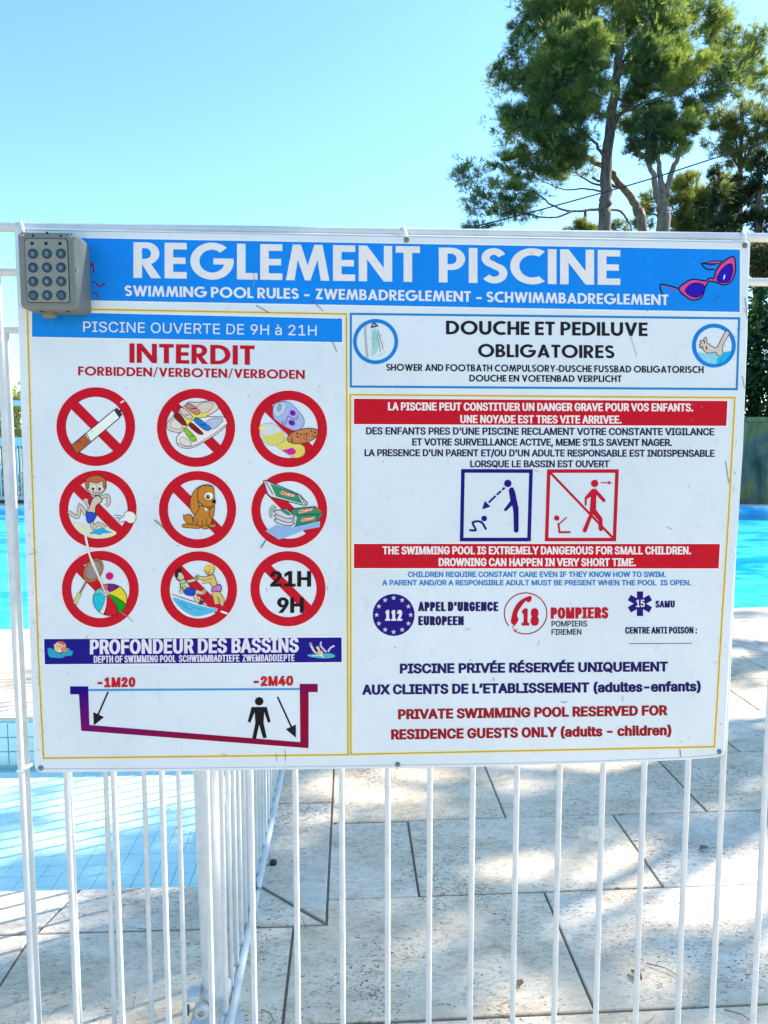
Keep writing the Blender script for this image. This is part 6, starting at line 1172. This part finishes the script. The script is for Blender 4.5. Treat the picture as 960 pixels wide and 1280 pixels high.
# pines and conifers to the right
def small_tree(name, label, px, Y, top, blobs, mat, per=1300, needle=.2, wdt=.022, seed=1, r0=.12, bm=BARK, group='pines behind the pool', up=.35, zb=1.3):
    b = at_depth(px, 420, Y); b.z = zb; t_ = thing(name, b, label, 'tree', group); trunk('trunk', [b, at_depth(px, 300, Y), at_depth(px+2, top, Y)], r0, .04, t_, bm, seed=seed)
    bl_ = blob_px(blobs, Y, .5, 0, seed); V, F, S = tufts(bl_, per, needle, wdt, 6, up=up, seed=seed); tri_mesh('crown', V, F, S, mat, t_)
    for i, bb in enumerate(bl_[:4]): trunk('branch', [at_depth(px, 300-(300-top)*.5, Y), Vector(bb[0])], .045, .015, t_, bm, seed=seed+i, n=7)
    return t_
small_tree('pine_tree', 'pale green airy pine at the right edge above the dark conifer', 925, 24, 130, [(918, 148, 30, 22, 0, .7, .1), (940, 165, 30, 28, 0, .6, .05), (905, 172, 26, 18, 0, .6, 0), (955, 140, 20, 24, 0, .6, .1), (900, 200, 22, 14, 0, .5, -.05), (925, 195, 28, 16, 0, .6, .1), (975, 170, 30, 30, 0, .6, 0)], PINE2, 1900, .22, .022, 31)
small_tree('pine_tree', 'low yellow green pine crown behind the forked stems', 870, 28, 215, [(866, 240, 34, 20, 0, .9, .3), (890, 255, 30, 18, 0, .9, .1), (850, 262, 26, 18, 0, .8, .2), (885, 280, 40, 16, 0, 1, -.05), (862, 285, 30, 12, 0, 1, 0), (812, 250, 16, 14, 0, .6, .2), (805, 275, 18, 14, 0, .6, .05), (905, 235, 20, 14, 0, .7, .15)], PINE2, 1900, .26, .026, 32)
small_tree('pine_tree', 'small pale pine top left of the thick trunk, just over the sign', 730, 30, 262, [(722, 284, 18, 8, 0, .7, .2), (735, 292, 24, 8, 0, .8, .1), (775, 285, 14, 12, 0, .5, .1)], PINE2, 1900, .26, .026, 33)
small_tree('cypress_tree', 'dark dense conifer rising at the right edge over the hedge', 948, 17, 175, [(950, 205, 16, 20, 0, 1., -.1), (935, 232, 22, 18, 0, 1.1, -.08), (955, 240, 28, 22, 0, 1.1, -.1), (925, 262, 26, 16, 0, 1.1, -.12), (948, 275, 34, 20, 0, 1.2, -.1), (910, 282, 24, 12, 0, 1.1, -.15), (940, 310, 44, 24, 0, 1.3, 0), (980, 220, 26, 40, 0, 1, 0), (975, 290, 30, 40, 0, 1, -.05), (925, 225, 10, 8, 0, .6, .35), (940, 215, 10, 8, 0, .6, .3)], CONI, 1700, .13, .026, 34, group='trees at the right edge')
small_tree('cypress_tree', 'narrow dark conifer spike between the yellow green crown and the right edge', 896, 22, 208, [(893, 222, 9, 14, 0, 1., -.1), (897, 245, 13, 14, 0, 1.1, -.12), (900, 268, 18, 14, 0, 1.1, -.12), (905, 290, 22, 14, 0, 1.1, -.1)], CONI, 1700, .15, .028, 35, group='trees at the right edge')
# hedge on the wall (right) and shrubs behind the far-left fence
def hedge(name, label, boxes, n, size, mat, seed, cat='hedge', tone=.0):
    c = boxes[0][0]; t_ = thing(name, (c[0], c[1], terr(c[0], c[1])), label, cat); V, F, S = leaves(boxes, n, size, seed, tone); tri_mesh('foliage', V, F, S, mat, t_, nper=4)
    mb = MB()
    for (c, rad, s) in boxes: mb.tube([(c[0], c[1], terr(c[0], c[1])-.05), (c[0]+.05, c[1], c[2])], .05, 6)
    mb.build('stem', BARK, t_); return t_
zt = at_depth(945, 362, 13.6).z
bx = []
for i in range(9): x = 4.2+i*1.15; bx.append(((x, 13.9+.2*math.sin(i*2), 1.2+(zt-1.2)*.5), (.85, .75, (zt-1.2)*.55+.1*math.sin(i*5)), 1/9.))
hedge('laurel_hedge', 'dark green leafy hedge growing above the retaining wall at the right', bx, 80000, .06, LEAF, 41)
SHR = foliage_mat('mixed_shrub_leaves', (.03, .07, .02), (.36, .27, .12), .4)
hedge('flowering_shrub', 'loose shrub with tan and pale leaves growing above the dark green hedge', [((at_depth(950, 325, 14.8).x, 14.8, at_depth(950, 325, 14.8).z), (.7, .5, .42), .6), ((at_depth(985, 330, 14.8).x, 14.8, at_depth(950, 335, 14.8).z), (.6, .5, .5), .4)], 9000, .05, SHR, 42, 'shrub', 0.)
bx = []
for i in range(10): x = -10.6+i*.85; bx.append(((x, 14.0, 1.0), (.8, .6, 1.22+.12*math.sin(i*3.1)), .1))
hedge('pale_shrub', 'row of sunlit yellow green shrubs behind the far-left railing', bx, 46000, .055, YEL, 43, 'shrub', .35)
# overhead cable
P = [at_depth(px, py, 15.5) for px, py in ((520, 300), (590, 284), (650, 269), (702, 255), (802, 227), (880, 202), (951, 179), (1040, 146))]
mb = MB(); mb.tube(wobbly(P, 4, 0), .014, 6); mb.build('overhead_cable', DARK, label='thin dark overhead cable crossing in front of the pines', cat='cable', at=P[0])

# the trees outside the frame on the right, between the sun and the deck: their shade dapples the paving
def shade_tree(x, y, label, targets, spots, seed, zc=6.2):
    b = Vector((x, y, 0)); t_ = thing('pine_tree', b, label, 'tree', 'shade pines beside the deck'); trunk('trunk', [b, (x+.1, y, 2.5), (x-.1, y+.1, 5), (x, y, 8.2)], .2, .08, t_, seed=seed)
    r = random.Random(seed); bl_ = []
    fine = [(gx+r.uniform(-.7, .7)*rad, gy+r.uniform(-.7, .7)*rad, rad*r.uniform(.5, .75), dens*r.uniform(.5, 1.0)) for (gx, gy, rad, dens) in targets for _ in range(3)]+[(*at_ground(px, py)[:2], rad*.62, dens*.6) for px, py, rad, dens in spots]
    for (gx, gy, rad, dens) in fine:
        z = zc+r.uniform(-1.6, 1.2); k = z/SUN.z; bl_.append(((gx+SUN.x*k, gy+SUN.y*k, z), (rad, rad, rad*.6), dens, 0.))
    V, F, S = tufts(bl_, 520, .17, .024, 6, seed=seed); tri_mesh('crown', V, F, S, PINE, t_)
    for i, bb in enumerate(bl_[::3]): trunk('branch', [(x, y, bb[0][2]-.7), Vector(bb[0])], .05, .015, t_, seed=seed+i, n=6)
shade_tree(7.2, 5.0, 'pine standing right of the deck whose shade falls on the near paving',
  [(-.75, 1.2, .5, .75), (-.2, 1.25, .42, .7), (-.35, 1.52, .22, .7), (-1.4, 1.3, .45, .7), (-1.87, .38, .38, 1.6), (-.75, 2.0, .45, 1.8), (-1.5, 2.2, .5, 1.4), (-.5, 2.5, .36, 1.6), (-1.1, 2.6, .4, 1.6), (-.45, 2.0, .3, 1.6), (-.6, .4, .5, .8)],  # includes unseen foliage clumps added to shade the keypad and paddling pool
  [(385, 1085, .12, .9), (450, 1035, .10, .6), (640, 1035, .11, .6), (715, 1045, .13, .7), (700, 1150, .14, .8), (735, 1235, .15, .8), (500, 1150, .12, .7), (515, 1235, .15, .7), (420, 1195, .12, .8), (345, 1190, .12, .9), (380, 1255, .12, .9), (860, 1190, .09, .5), (640, 1120, .07, .5), (925, 1240, .1, .4)], 51)
shade_tree(8.6, 6.4, 'second pine right of the deck whose shade falls between the two pools',
  [(-1.0, 3.5, .4, .9), (.3, 3.3, .35, .6), (1.3, 3.7, .3, .6), (-1.7, 3.2, .4, .8)],
  [(905, 1035, .15, .8), (950, 1000, .15, .7), (690, 985, .13, .6), (780, 1010, .1, .6), (925, 905, .22, .8), (945, 845, .3, .8), (925, 800, .3, .7), (955, 770, .25, .8), (600, 975, .1, .4)], 52)
